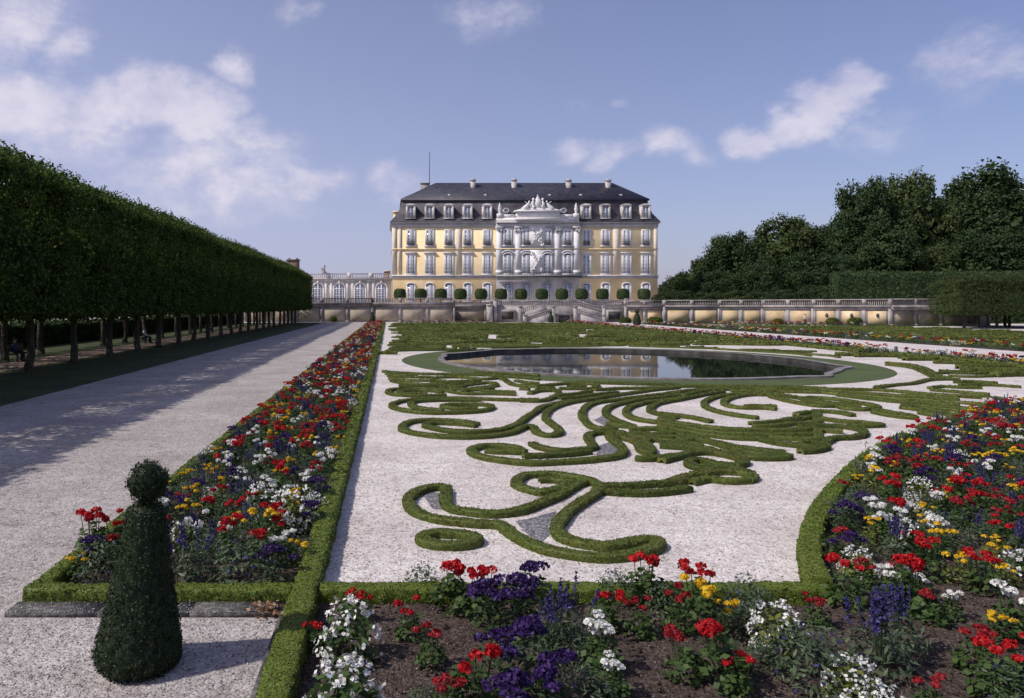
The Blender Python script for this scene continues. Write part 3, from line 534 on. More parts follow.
S.append(('patch of box leaves right of the gravel ring, before the path flowers',
  [(T('F', [(825, 172), (900, 162), (1010, 167), (1150, 170)]), False), (T('F', [(830, 182), (1010, 197), (1200, 212)]), False), (T('F', [(880, 62), (1010, 67), (1150, 62)]), False), (T('F', [(985, 135), (1100, 130), (1250, 140)]), False),
   (T('F', [(940, 95), (1100, 100), (1300, 92)]), False), (T('F', [(900, 215), (1100, 228), (1300, 240)]), False), (T('F', [(1020, 262), (1150, 272), (1350, 280)]), False), (T('F', [(1000, 295), (1150, 305), (1300, 300)]), False),
   (T('F', [(550, 25), (700, 42), (780, 70), (860, 110)]), False), (T('F', [(840, 82), (940, 76), (1100, 80), (1350, 72)]), False), (T('F', [(1010, 150), (1200, 152), (1400, 165)]), False)]))
litter = MB(); SC = []
for label, strokes in S:
    mb = MB()
    for pts, closed in strokes:
        y = np.mean([p[1] for p in pts]); path = catmull(pts, max(0.05, 0.005 * y), closed)
        nr = y < 14; hedge(mb, path, .165 if nr else .175, .095 if nr else .10, closed, leaf=.75 if nr else .5, jit=0.005 + 0.0002 * y)
        n = int(len(path) * (0.5 if y < 16 else 0.25)); q = path[RNG.integers(0, len(path), n)]
        P = np.concatenate([q + RNG.normal(0, 1, (n, 2)) * 0.22, np.full((n, 1), 0.014)], 1)
        leaf_quads(litter, P, np.tile([0, 0, 1.0], (n, 1)), 0.020, 0.25, .6)
    o = mb.build('box_hedge_scroll', M['box']); SC.append(tag(o, label, 'hedge', 'clipped box embroidery of the parterre'))
n = 700; P = np.stack([RNG.uniform(-.6, 14, n), RNG.uniform(8, 27, n), np.full(n, .014)], 1); P = P[P[:, 0] < arc_x(P[:, 1]) - .2]; leaf_quads(litter, P, np.tile([0, 0, 1.0], (len(P), 1)), 0.018, 0.3, .6)
n = 500; P = np.stack([RNG.uniform(-9, -1.1, n), RNG.uniform(5, 22, n), np.full(n, .014)], 1); P = P[(P[:, 0] < -3.7) | (P[:, 1] < 7.2)]; leaf_quads(litter, P, np.tile([0, 0, 1.0], (len(P), 1)), 0.016, 0.3, .6)
P = np.concatenate([RNG.normal((-1.16, 7.36), (0.09, 0.07), (110, 2)), RNG.uniform(0.03, 0.11, (110, 1))], 1); leaf_quads(litter, P, np.tile([0, 0, 1.0], (110, 1)), 0.028, 0.6, .6)
tag(litter.build('leaf_litter', M['deadleaf']), 'dry brown leaves scattered beside the clipped box scrolls', 'dead leaves', kind='stuff')
# the same pattern mirrored beyond the pool and again further on, and across the central path
def far_scroll(src, dx, dy, sy, label, group):
    c = src.copy(); COL.objects.link(c); c.location = (dx, dy, 0); c.scale = (1, sy, 1); c['label'] = label; c['group'] = group; return c
for k, src in enumerate(SC):
    if k == 0: continue
    far_scroll(src, 0, 2 * PC[1], -1, 'clipped box scroll of the far embroidery just beyond the pool', 'box scrolls beyond the pool')
    if k in (1, 2, 3, 4, 5, 6, 9, 10, 11, 12, 13, 14): 
        far_scroll(src, 0, 71.5, 1, 'clipped box scroll of the far embroidery midway between pool and terrace', 'box scrolls midway to the terrace')
        far_scroll(src, 0, 134, -1, 'clipped box scroll of the far embroidery close to the terrace wall', 'box scrolls close to the terrace wall')
    if k in (1, 3, 5, 9, 12, 13, 14):
        far_scroll(src, 47, 77, 1, 'clipped box scroll in the parterre beyond the central path', 'box scrolls beyond the central path')
        far_scroll(src, 47, 82, -1, 'clipped box scroll in the nearer part of the parterre beyond the central path', 'nearer box scrolls beyond the central path')
        far_scroll(src, 47, 122, -1, 'clipped box scroll near the wall with spouts beyond the central path', 'box scrolls by the spout wall')

def wavy_band(x0, x1, y, label, group):
    mb = MB(); n = 0; x = x0 + RNG.uniform(0, 1.5); ph = RNG.uniform(0, 6.28)
    while x < x1 - 1:
        ln = RNG.uniform(4, 11); e = min(x + ln, x1); xs = np.linspace(x, e, max(6, int((e - x) / .35))); a = RNG.uniform(.25, .8)
        ys = y + a * np.sin(xs * RNG.uniform(.5, .9) + ph) ; p = list(zip(xs, ys))
        if RNG.random() < .6: r = RNG.uniform(.4, .8); p += [(e + r * math.sin(t_), ys[-1] + r - r * math.cos(t_)) for t_ in np.linspace(.4, 4.4, 9)]
        hedge(mb, catmull(p, .35), .34, RNG.uniform(.13, .24), leaf=.7); x = e + RNG.uniform(.4, 2.6); ph += RNG.uniform(.5, 2)
    if mb.v: tag(mb.build('box_hedge_scroll', M['box']), label, 'hedge', group)
for y in np.arange(57.8, 130, 2.8): wavy_band(.4, 29.7, y, 'band of clipped box curls crossing the far parterre beyond the pool', 'box bands beyond the pool')
for y in np.arange(52, 112, 2.4): wavy_band(45.2, 71.5, y, 'band of clipped box curls in the parterre beyond the central path', 'box bands beyond the central path')
for y in np.arange(32, 46, 1.5): wavy_band(25.2 + max(0, 3.2 - abs(y - 40) * .5), 29.7, y, 'band of clipped box curls between the pool ring and the path flowers', 'box bands right of the pool')

# ------------------------------------------------------------------ clipped yew in the foreground
def foliage_lathe(mb, prof, leaf, cov, jit=0.02, n=40, tilt=.8, mat=0, shoot=1.0):
    prof = np.array(prof, float); p = catmull(prof, 0.05); a = np.linspace(0, 2 * math.pi, n, endpoint=False)
    r = p[:, :1] * (1 + RNG.normal(0, jit, (len(p), n))) ; V = np.stack([r * np.cos(a), r * np.sin(a), np.repeat(p[:, 1:2], n, 1)], -1).reshape(-1, 3)
    i, j = np.meshgrid(np.arange(len(p) - 1), np.arange(n), indexing='ij'); i = i.ravel(); j = j.ravel(); k = (j + 1) % n
    Q = np.stack([i * n + j, i * n + k, (i + 1) * n + k, (i + 1) * n + j], 1); mb.add(V, Q, mat)
    P, Nn = sample_quads(V, Q, cov / leaf ** 2); L = leaf * RNG.uniform(.6, 1.4, len(P))
    leaf_quads(mb, P + Nn * (RNG.random((len(P), 1)) * shoot * leaf - .2 * leaf), Nn, L, tilt, .4, mat)
t = thing('clipped_yew', (-2.09, 6.32, 0), 'dark green clipped yew cone with a ball on top, standing on gravel', 'topiary')
mb = MB(); foliage_lathe(mb, [(0.28, 0.02), (0.325, 0.07), (0.335, 0.16), (0.302, 0.35), (0.250, 0.62), (0.195, 0.96), (0.152, 1.24), (0.115, 1.34), (0.02, 1.37)], 0.012, 1.0, 0.045, n=60, tilt=1.1, shoot=2.2); mb.build('cone', M['yew'], t)
mb = MB(); foliage_lathe(mb, [(0.035, 1.34), (0.045, 1.39), (0.105, 1.44), (0.142, 1.53), (0.128, 1.61), (0.08, 1.67), (0.01, 1.69)], 0.012, 1.0, 0.14, n=50, tilt=1.2, shoot=3.4); mb.build('ball', M['yew'], t)
mb = MB(); mb.tube([(0, 0, 0), (0, 0, .3)], .04); mb.build('stem', M['bark'], t); t.rotation_euler = (0, R(3.2), 0)

# ------------------------------------------------------------------ lime avenue
def lime_crown(seed, dens=1.0, core=True):
    rg = np.random.default_rng(seed); mb = MB(); hx, hy, z0, z1 = 2.75, 2.75, 2.6, 9.45
    if core:
        def grid(u0, u1, v0, v1, f, nu=9, nv=9):
            U, W = np.meshgrid(np.linspace(u0, u1, nu), np.linspace(v0, v1, nv)); V = np.array([f(a, b) for a, b in zip(U.ravel(), W.ravel())]) + rg.normal(0, .12, (nu * nv, 3))
            i, j = np.meshgrid(np.arange(nv - 1), np.arange(nu - 1), indexing='ij'); i = i.ravel(); j = j.ravel(); mb.add(V, np.stack([i * nu + j, i * nu + j + 1, (i + 1) * nu + j + 1, (i + 1) * nu + j], 1), 0)
        a, b, c, d = hx - 1.0, hy - .25, z0 + .45, z1 - 2.9
        for s in (-1, 1):
            grid(-b, b, c, d, lambda u, v: (s * a, u, v)); grid(-a, a, c, d, lambda u, v: (u, s * b, v))
        grid(-a, a, -b, b, lambda u, v: (u, v, c)); grid(-a, a, -b, b, lambda u, v: (u, v, d))
    faces = [((1, 0, 0), hx, hy, (z1 - z0) / 2), ((-1, 0, 0), hx, hy, (z1 - z0) / 2), ((0, 1, 0), hy, hx, (z1 - z0) / 2), ((0, -1, 0), hy, hx, (z1 - z0) / 2), ((0, 0, 1), (z1 - z0) / 2, hx, hy), ((0, 0, -1), (z1 - z0) / 2, hx, hy)]
    zc = (z0 + z1) / 2 
    for nv, d, e1, e2 in faces:
        nv = np.array(nv, float); A = 4 * e1 * e2; n = int(A * 150 * dens)
        # leaves gather on twigs: pick twig ends, then leaves around each
        m = max(4, n // 9); u = rg.uniform(-e1, e1, m); v = rg.uniform(-e2, e2, m); dep = np.abs(rg.normal(0, .22 if nv[2] <= 0 else .6, m)) - .02
        if nv[2] == 0: dep = np.where(v > e2 * .25, dep * 2.6, dep)
        bump = .13 * np.sin(u * 2.1 + seed) * np.sin(v * 1.7 + seed * 2)
        if abs(nv[0]): C = np.stack([nv[0] * (d - dep + bump ), u, zc + v], 1)
        elif abs(nv[1]): C = np.stack([u, nv[1] * (d - dep * .6), zc + v], 1)
        else: C = np.stack([u, v, zc + nv[2] * (d - dep + bump)], 1)
        C[:, 2] = np.minimum(C[:, 2], z1 - .68 * np.maximum(0, np.abs(C[:, 0]) - .7) + bump * .8 - np.abs(rg.normal(0, .16, m)))
        P = np.repeat(C, 9, 0) + rg.normal(0, .13, (m * 9, 3)); leaf_quads(mb, P, np.tile(nv * .8 + np.array([0, 0, .5]), (len(P), 1)), rg.uniform(.055, .10, len(P)), .65, .62, 0, rg)
        if nv[2] > 0:      # young shoots standing out of the clipped top
            for q in range(90):
                b = np.array([rg.uniform(-e1, e1), rg.uniform(-e2, e2), z1 - .1]); b[2] -= .68 * max(0, abs(b[0]) - .7); hgt = rg.uniform(.2, .65) * rg.uniform(.5, 1.1); k = 10
                P = b + np.stack([rg.normal(0, .07, k), rg.normal(0, .07, k), np.linspace(0, hgt, k)], 1); leaf_quads(mb, P, np.tile([0, 0, 1.0], (k, 1)), .08, .9, .6, 0, rg)
        if nv[2] < 0:
            for q in range(12):
                b = np.array([rg.uniform(-e1, e1), rg.uniform(-e2, e2), z0]); P = b + np.stack([rg.normal(0, .12, 12), rg.normal(0, .12, 12), -np.linspace(0, rg.uniform(.05, .2), 12)], 1); leaf_quads(mb, P, np.tile([0, 0, 1.0], (12, 1)), .08, .9, .6, 0, rg)
    n = int(2500 * dens) if not core else 0
    if n: P = np.stack([rg.uniform(-hx, hx, n), rg.uniform(-hy, hy, n), rg.uniform(z0, z1, n)], 1); leaf_quads(mb, P, np.tile([0, 0, 1.0], (n, 1)), .13, .9, .6, 0, rg)
    return mb.mesh('crown', M['lime'])
def lime_trunk(seed):
    rg = np.random.default_rng(seed); mb = MB(); w = rg.normal(0, .03, (6, 2))
    z = np.array([0, .15, .8, 1.6, 2.4, 3.4]); mb.tube(np.stack([w[:, 0], w[:, 1], z], 1), [.27, .21, .18, .17, .17, .14], 9)
    for k in range(5):
        a = k * 1.26 + rg.random(); mb.tube([(0, 0, 2.3), (math.cos(a) * .7, math.sin(a) * .7, 2.95), (math.cos(a) * 1.7, math.sin(a) * 1.7, 3.5)], [.09, .07, .04], 5)
    return mb.mesh('trunk', M['bark'], True)
CR = [lime_crown(k + 1) for k in range(3)]; CR_T = [lime_crown(k + 11, .42, False) for k in range(2)]; TR = [lime_trunk(k) for k in range(3)]
def lime(x, y, k, thin, label, group, sz=1.0):
    t = thing('lime_tree', (x, y, 0), label, 'tree', group)
    c = link('crown', (CR_T[k % 2] if thin else CR[k % 3]), t); l = link('trunk', TR[(k * 2 + 1) % 3], t); t.scale = (1, 1, sz * (1 + .014 * math.sin(k * 2.4 + y)))
    c.rotation_euler = (0, 0, math.pi * (k % 2)); l.rotation_euler = (0, 0, k * 1.1)
    return t
ORD = ['first', 'second', 'third', 'fourth', 'fifth', 'sixth', 'seventh', 'eighth', 'ninth', 'tenth', 'eleventh', 'twelfth', 'thirteenth', 'fourteenth', 'fifteenth', 'sixteenth', 'seventeenth', 'eighteenth', 'nineteenth', 'twentieth', 'twenty-first', 'twenty-second', 'twenty-third']
for k in range(26):
    y = 9.9 + 5.0 * k
    lime(-16.6 + RNG.normal(0, .06), y + RNG.normal(0, .08), k, False, (f'box-clipped lime in the front row by the path, {ORD[k - 5]} trunk from the near end' if 5 <= k < 28 and k - 5 < 23 else 'box-clipped lime of the front row close to the camera side of the path'), 'limes in the front row of the avenue')
    lime(-21.6 + RNG.normal(0, .06), y + 2.5 + RNG.normal(0, .08), k + 1, True, 'box-clipped lime in the back row of the avenue, behind the front trunks', 'limes in the back row of the avenue')
# low hedge behind the avenue
def leafy_wall(mb, p, q, w, h, L, cov=1.0, z0=0.0, rg=RNG, mat=0):
    p = np.array(p, float); q = np.array(q, float); ln = np.linalg.norm(q - p); n = max(2, int(ln / .5)); path = p + (q - p) * np.linspace(0, 1, n)[:, None]
    t = (q - p) / ln; s = np.array([t[1], -t[0]]); k = 4
    pr = [(-.5, 0)] + [(-.5, z) for z in np.linspace(.15, .95, 8)] + [(-.42, 1)] + [(x, 1) for x in np.linspace(-.25, .25, 3)] + [(.42, 1)] + [(.5, z) for z in np.linspace(.95, .15, 8)] + [(.5, 0)]
    pr = np.array(pr); k = len(pr); off = pr[None, :, 0] * w + rg.normal(0, .07, (n, k)); z = z0 + pr[None, :, 1] * h + rg.normal(0, .05, (n, k)) * (pr[None, :, 1] > 0)
    V = np.concatenate([path[:, None] + s * off[..., None], z[..., None]], -1).reshape(-1, 3); i, j = np.meshgrid(np.arange(n - 1), np.arange(k - 1), indexing='ij'); i = i.ravel(); j = j.ravel()
    Q = np.stack([i * k + j, i * k + j + 1, (i + 1) * k + j + 1, (i + 1) * k + j], 1); mb.add(V, Q, mat)
    for e, sg in ((0, -1), (n - 1, 1)):
        mb.add(V[e * k:(e + 1) * k], [tuple(range(k))], mat); m = int(w * h * cov / L ** 2); c = path[e] + s * rg.uniform(-.5, .5, (m, 1)) * w + t * sg * rg.uniform(0, 1, (m, 1)) * L
        leaf_quads(mb, np.concatenate([c, z0 + rg.uniform(0, h, (m, 1))], 1), np.tile([*(t * sg), .3], (m, 1)), L * rg.uniform(.6, 1.4, m), .8, .6, mat)
    P, Nn = sample_quads(V, Q, cov / L ** 2); leaf_quads(mb, P + Nn * rg.uniform(-.3, 1.2, (len(P), 1)) * L, Nn, L * rg.uniform(.6, 1.4, len(P)), .8, .6, mat)
mb = MB(); leafy_wall(mb, (-26.6, 18), (-26.6, 132), 1.4, 1.65, .09); tag(mb.build('clipped_hedge', M['forest']), 'shoulder-high clipped hedge behind the trunks of the lime avenue', 'hedge')
# right-hand clipped limes
q = 0
for (x, y) in [(76.4, 101), (80.8, 101), (85.2, 101), (89.6, 101), (82.5, 106.5), (86.9, 106.5), (91.3, 106.5), (86.4, 112), (90.8, 112)]:
    front = y < 102
    t_ = lime(x, y, q, False, ('clipped lime at the left corner of the block on the right, trunk standing clear' if q == 0 else 'box-clipped lime in the front of the block on the right' if front else 'box-clipped lime inside the block on the right'), 'clipped limes of the block on the right', 0.745); q += 1
    for ch in t_.children:
        if ch.name.startswith('crown'): ch.material_slots[0].link = 'OBJECT'; ch.material_slots[0].material = M['forestwarm']
mb = MB(); leafy_wall(mb, (79.5, 136), (130, 131), 3, 8.9, .2, .9); tag(mb.build('clipped_hedge', M['forest']), 'tall clipped hedge wall behind the right end of the terrace wall', 'hedge')

# ------------------------------------------------------------------ wood on the right
def forest_tree(seed, conif=False, warm=False):
    rg = np.random.default_rng(seed); mb = MB(); W = .34 if not conif else .23
    lobes = []
    for k in range(70):
        d = nrm(rg.normal(0, 1, 3)); d[2] = abs(d[2]) * (1 if rg.random() < .62 else -1); zc = .53; hz = .40
        pr = math.sqrt(max(0.0, 1 - min(1, abs(d[2])) ** 2)) if not conif else math.sqrt(max(0.0, 1 - d[2] ** 2)) * (.85 - .35 * d[2])
        q = rg.uniform(.62, 1.0); z = zc + d[2] * hz * q; a = math.atan2(d[1], d[0]); lobes.append((W * pr * q * math.cos(a), W * pr * q * math.sin(a), z, rg.uniform(.055, .105)))
    n = 2600; d = nrm(rg.normal(0, 1, (n, 3))) * rg.uniform(.25, .88, (n, 1)); leaf_quads(mb, d * np.array([W, W, .40]) * (1 if not conif else .8) + np.array([0, 0, .52]), d + np.array([0, 0, .2]), rg.uniform(.015, .028, n), .8, .7, 0, rg)
    for (x, y, z, s) in lobes:
        n = 300; d = nrm(rg.normal(0, 1, (n, 3))); rad = s * rg.uniform(.6, 1.02, (n, 1)) * (1 + .3 * np.sin(d[:, :1] * 5 + x * 40) * np.sin(d[:, 2:] * 6 + y * 40))
        P = np.array([x, y, z]) + d * rad; leaf_quads(mb, P, d * .6 + np.array([0, 0, .35]), rg.uniform(.006, .0125, n), .75, .65, 0, rg)
        d = nrm(rg.normal(0, 1, (40, 3))); leaf_quads(mb, np.array([x, y, z]) + d * s * .6, d, rg.uniform(.012, .02, 40), .6, .8, 0, rg)
    tm = MB(); tm.tube([(0, 0, 0), (.004, 0, .15), (-.004, .006, .4), (0, 0, .8)], [.022, .017, .013, .004], 7)
    for (x, y, z, s) in lobes[::3]: tm.tube([(0, 0, max(.1, z - .22)), (x * .5, y * .5, z - .09), (x, y, z)], [.008, .006, .003], 5)
    return mb.mesh('crown', M['forestwarm' if warm else 'forest']), tm.mesh('trunk', M['bark'])
FT = [forest_tree(21), forest_tree(22, warm=True), forest_tree(23), forest_tree(24, True), forest_tree(25)]
def ftree(px, topy, Y, proto, label, group='trees of the wood on the right', wide=1.0, base=0.0):
    h = H + (HY - topy) * Y / F; t = thing('forest_tree', ((px - CX) * Y / F, Y, base), label, 'tree', group, random.uniform(0, 6.28))
    c, l = FT[proto]; link('crown', c, t); link('trunk', l, t); t.scale = (h * wide, h * wide, h / .95)
for a in [(735, 229, 168, 0, 'rounded tree at the left shoulder of the wood, standing above the smaller ones', 1.0), (784, 217, 172, 1, 'broad tree between the left shoulder and the tall middle of the wood', 1.15),
          (818, 222, 184, 2, 'lower tree filling the dip left of the tallest crowns', 1.1), (866, 178, 166, 2, 'tall rounded tree at the left of the highest group in the wood', .72),
          (910, 173, 170, 1, 'tall broad tree left of the sky gap in the wood', .78), (962, 177, 172, 3, 'slender pointed tree right of the sky gap in the wood', 1.0), (997, 167, 168, 3, 'tallest pointed tree near the right edge of the picture', 1.15), (1040, 175, 172, 4, 'tall dark tree cut by the right edge of the picture', .95)]:
    ftree(a[0], a[1], a[2], a[3], a[4], wide=a[5])
for (px, ty, Y, p, wd) in [(668, 281, 190, 0, 1.1), (684, 272, 180, 2, 1.2), (704, 258, 176, 1, 1.15), (758, 240, 190, 4, 1.1), (760, 262, 158, 2, 1.25), (716, 268, 160, 4, 1.25), (806, 250, 160, 0, 1.2), (838, 252, 158, 4, 1.1), (884, 225, 160, 0, 1.1), (930, 236, 190, 2, 1.0), (936, 245, 158, 1, 1.2), (975, 226, 160, 4, 1.1), (1018, 222, 160, 0, 1.1), (1070, 205, 165, 2, 1), (1110, 195, 172, 1, 1)]:
    ftree(px, ty, Y, p, 'dark leafy tree filling the lower storey of the wood on the right', 'lower trees of the wood on the right', wd)
for (px, ty, Y, p) in [(668, 291, 150, 2), (690, 289, 150, 0), (712, 291, 148, 4), (735, 290, 146, 1), (760, 291, 146, 2), (790, 288, 144, 0), (818, 284, 144, 4), (828, 292, 139, 2)]:
    ftree(px, ty, Y, p, 'round bush showing above the balustrade right of the palace', 'bushes behind the right balustrade', 1.5)

# ------------------------------------------------------------------ terrace and walls
mb = MB()
def poly_sheet(mb, pts, z): mb.add([(x, y, z) for x, y in pts], [tuple(range(len(pts)))])
poly_sheet(mb, [(-60, 142.4), (12.0, 142.4), (12.3, 145.4), (18.6, 145.4), (19, 144.5), (44, 144.5), (50, 140.5), (62.8, 127.6), (74.4, 113.6), (91.8, 117.0), (91.8, 230), (-60, 230)], 3.0)
struct('terrace_ground', mb, M['gravel'])
M['midstone'] = mat_noise('grey pink stone', [(0.27, 0.245, 0.245), (0.37, 0.34, 0.335), (0.46, 0.43, 0.42)], 1.1, 0.9, 0.3, 10, coarse=0.3)
M['tan'] = mat_noise('faded panel', [(0.22, 0.19, 0.155), (0.33, 0.28, 0.22), (0.40, 0.34, 0.26)], 0.6, 0.9, 0.2, 8, coarse=0.3)  # ochre panel greyed down: shade of the dim wall runs is in its colour
def wall_run(root, pts, ztop, zbal, bays, pm='ochre', sm='midstone', panel=True):
    """retaining wall: body, ochre panels, pilasters, coping and balustrade along a polyline"""
    body, pan, pil, cop, bal = MB(), MB(), MB(), MB(), MB()
    pts = [np.array(p, float) for p in pts]
    for p, q in zip(pts[:-1], pts[1:]):
        d = q - p; ln = np.linalg.norm(d); d /= ln; body.obox(p, q, .6, 0, ztop, off=-.3)
        nb = max(1, int(round(ln / bays)))
        for k in range(nb):
            a = p + d * (ln * k / nb); b = p + d * (ln * (k + 1) / nb); e = .55
            if panel: pan.obox(a + d * e, b - d * e, .06, .35, ztop - .72, off=.032)
            pil.obox(a - d * .26, a + d * .26, .09, 0, ztop - .1, off=.046); pil.obox(a - d * .32, a + d * .32, .14, 0, .3, off=.071)
            bal.obox(a - d * .28, a + d * .28, .5, ztop + .2, zbal - .03, off=-.2)
            m = max(2, int(ln / nb / .27))
            for i in range(1, m):
                c = a + (b - a) * i / m; bal.lathe([(.06, ztop + .2), (.05, ztop + .28), (.10, ztop + .45), (.055, ztop + .7), (.07, zbal - .16)], (c[0] + d[1] * -.2, c[1] + d[0] * .2, 0), 5)
        pil.obox(q - d * .3, q + d * .02, .16, 0, ztop - .1, off=.081); bal.obox(q - d * .28, q, .5, ztop + .2, zbal - .03, off=-.2)
        cop.obox(p, q, .95, ztop - .14, ztop, off=-.1); cop.obox(p, q, .72, ztop - .55, ztop - .142, off=-.2); cop.obox(p, q, .62, ztop + .003, ztop + .2, off=-.2)
        bal.obox(p, q, .42, zbal - .16, zbal, off=-.2)
    body.build('wall', M['greystone'], root)
    if panel: pan.build('panels', M[pm], root)
    pil.build('pilasters', M[sm], root); cop.build('coping', M['greystone'], root); bal.build('balustrade', M['greystone'], root)
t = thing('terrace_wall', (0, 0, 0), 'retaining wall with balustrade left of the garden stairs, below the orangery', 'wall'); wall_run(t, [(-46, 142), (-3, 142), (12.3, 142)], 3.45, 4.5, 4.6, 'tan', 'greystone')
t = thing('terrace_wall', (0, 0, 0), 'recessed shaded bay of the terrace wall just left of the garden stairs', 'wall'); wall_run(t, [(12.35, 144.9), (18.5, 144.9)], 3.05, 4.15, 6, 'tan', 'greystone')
t = thing('terrace_wall', (0, 0, 0), 'ochre panelled wall between the garden stairs and the corner pillar', 'wall'); wall_run(t, [(43.6, 140), (50.6, 140)], 2.95, 4.1, 3.5)
t = thing('terrace_wall', (0, 0, 0), 'curving panelled wall with balustrade on the right, three dark spouts in it', 'wall')
W3 = [(48.6, 134), (57, 131), (62.5, 127), (67.6, 121), (74.6, 113)]; wall_run(t, W3, 2.95, 4.06, 4.0, 'ochre', 'midstone')
a, b = np.array(W3[3]), np.array(W3[4]); d = (b - a) / np.linalg.norm(b - a)
for f in (.17, .5, .83):
    c = a + (b - a) * f; mb = MB(); mb.blob((c[0] - d[1] * -.12 * -1, c[1] - .14, 1.55), (.3, .22, .36), 0, 8, 6, .15); mb.blob((c[0] - .1, c[1] - .36, 1.45), (.1, .16, .1), 0, 6, 5); mb.build('spout', M['metal'], t)
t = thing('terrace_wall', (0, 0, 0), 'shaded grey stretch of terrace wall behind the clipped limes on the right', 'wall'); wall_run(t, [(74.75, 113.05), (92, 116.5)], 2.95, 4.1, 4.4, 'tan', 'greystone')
# garden stairs
t = thing('garden_staircase', (31, 141, 0), 'grey stone double staircase climbing to the palace terrace', 'staircase')
mb = MB(); mb.box(-12.4, 12.6, .2, 3.6, 0, 2.95); mb.build('core', M['greystone'], t)
mb = MB()
for sgn in (-1, 1):      # two flights each side of the landing: outer one rising outwards, inner one rising inwards
    cx = .9 + 0.0
    for i in range(14):
        x0 = cx + sgn * (2.2 + i * .33); x1 = cx + sgn * (2.2 + (i + 1) * .33); mb.box(min(x0, x1), max(x0, x1), -2.6, -.95, 0, 1.6 - i * .11)
    for i in range(12):
        x0 = cx + sgn * (7.2 - i * .36); x1 = cx + sgn * (7.2 - (i + 1) * .36); mb.box(min(x0, x1), max(x0, x1), -.9, .18, 0, 1.62 + i * .115)
mb.build('steps', M['midstone'], t)
for sgn in (-1, 1):
    mb = MB(); cx = .9; P = (cx + sgn * 2.0, -2.75); Q = (cx + sgn * 7.0, -2.75)
    mb.obox(P, Q, .22, (0, 0), (1.75, .3)); mb.obox(P, Q, .26, (2.45, .95), (2.62, 1.12))
    for i in range(1, 14):
        f = i / 14; x = P[0] + (Q[0] - P[0]) * f; mb.box(x - .07, x + .07, -2.82, -2.68, 1.75 - 1.45 * f - .02, 2.47 - 1.5 * f)
    mb.build('parapet', M['midstone'], t); mb = MB(); P = (cx + sgn * 7.4, -.98); Q = (cx + sgn * 2.9, -.98)
    mb.obox(P, Q, .1, (.3, .9), (1.8, 3.05)); mb.obox(P, Q, .26, (2.45, 3.85), (2.62, 4.02))
    for i in range(1, 13):
        f = i / 13; x = P[0] + (Q[0] - P[0]) * f; mb.box(x - .07, x + .07, -1.04, -.92, 1.8 + 1.25 * f - .02, 2.48 + 1.38 * f)
    mb.build('parapet', M['midstone'], t)
    for (x, y, z) in ((cx + sgn * 7.2, -2.75, 1.3), (cx + sgn * 2.0, -2.75, 2.8), (cx + sgn * 7.7, -.9, 2.85), (cx + sgn * 12.2, .05, 4.2)):
        mb = MB(); mb.box(x - .32, x + .32, y - .32, y + .32, 0, z); mb.box(x - .4, x + .4, y - .4, y + .4, z, z + .16); mb.build('pier', M['midstone'], t)
mb = MB(); mb.box(-12.4, 12.6, .25, .65, 3.95, 4.12); mb.box(-12.4, 12.6, .3, .6, 2.95, 3.15)
for x in np.arange(-12.2, 12.5, .36): mb.box(x - .08, x + .08, .38, .54, 3.15, 3.95)
mb.build('balustrade', M['midstone'], t)
mb = MB(); mb.box(-.9, 2.7, -2.5, .15, 0, 1.55); mb.box(-1.05, 2.85, -2.68, -2.52, 1.4, 1.6)
for s in (-1, 1):
    mb.box(.9 + s * 9.9 - 1.5, .9 + s * 9.9 + 1.5, .03, .18, .3, 2.3)
mb.build('landing', M['greystone'], t)
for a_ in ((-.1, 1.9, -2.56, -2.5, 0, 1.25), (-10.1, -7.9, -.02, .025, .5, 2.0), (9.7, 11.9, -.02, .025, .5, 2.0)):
    mb = MB(); mb.box(*a_); mb.build('niche', M['rimdark'], t)  # flat slabs, no recess: the shade of the niches is their dark colour
mb = MB(); mb.box(-12.9, -11.9, -1.0, .15, 0, 3.1); mb.box(-13.0, -11.8, -1.1, .2, 3.1, 3.35); mb.build('gate_pier', M['stone'], t)

# ------------------------------------------------------------------ palace
PY = 155.0; SC_ = F / PY
def PX(px): return (px - CX) / SC_
def PZ(py): return H + (HY - py) / SC_
pal = thing('palace', (PX(525), PY, 3.0), 'long yellow and white baroque palace with grey mansard roof behind the terrace', 'palace')
OX, OZ = PX(525), 3.0
def X_(px): return PX(px) - OX
def Z_(py): return PZ(py) - OZ
DEP = 17.0; XL, XR = X_(392.4), X_(657.6); ZE = Z_(222.5)
mb = MB(); mb.box(XL, XR, 0, DEP, 0, ZE); mb.build('wall', M['yellow'], pal)
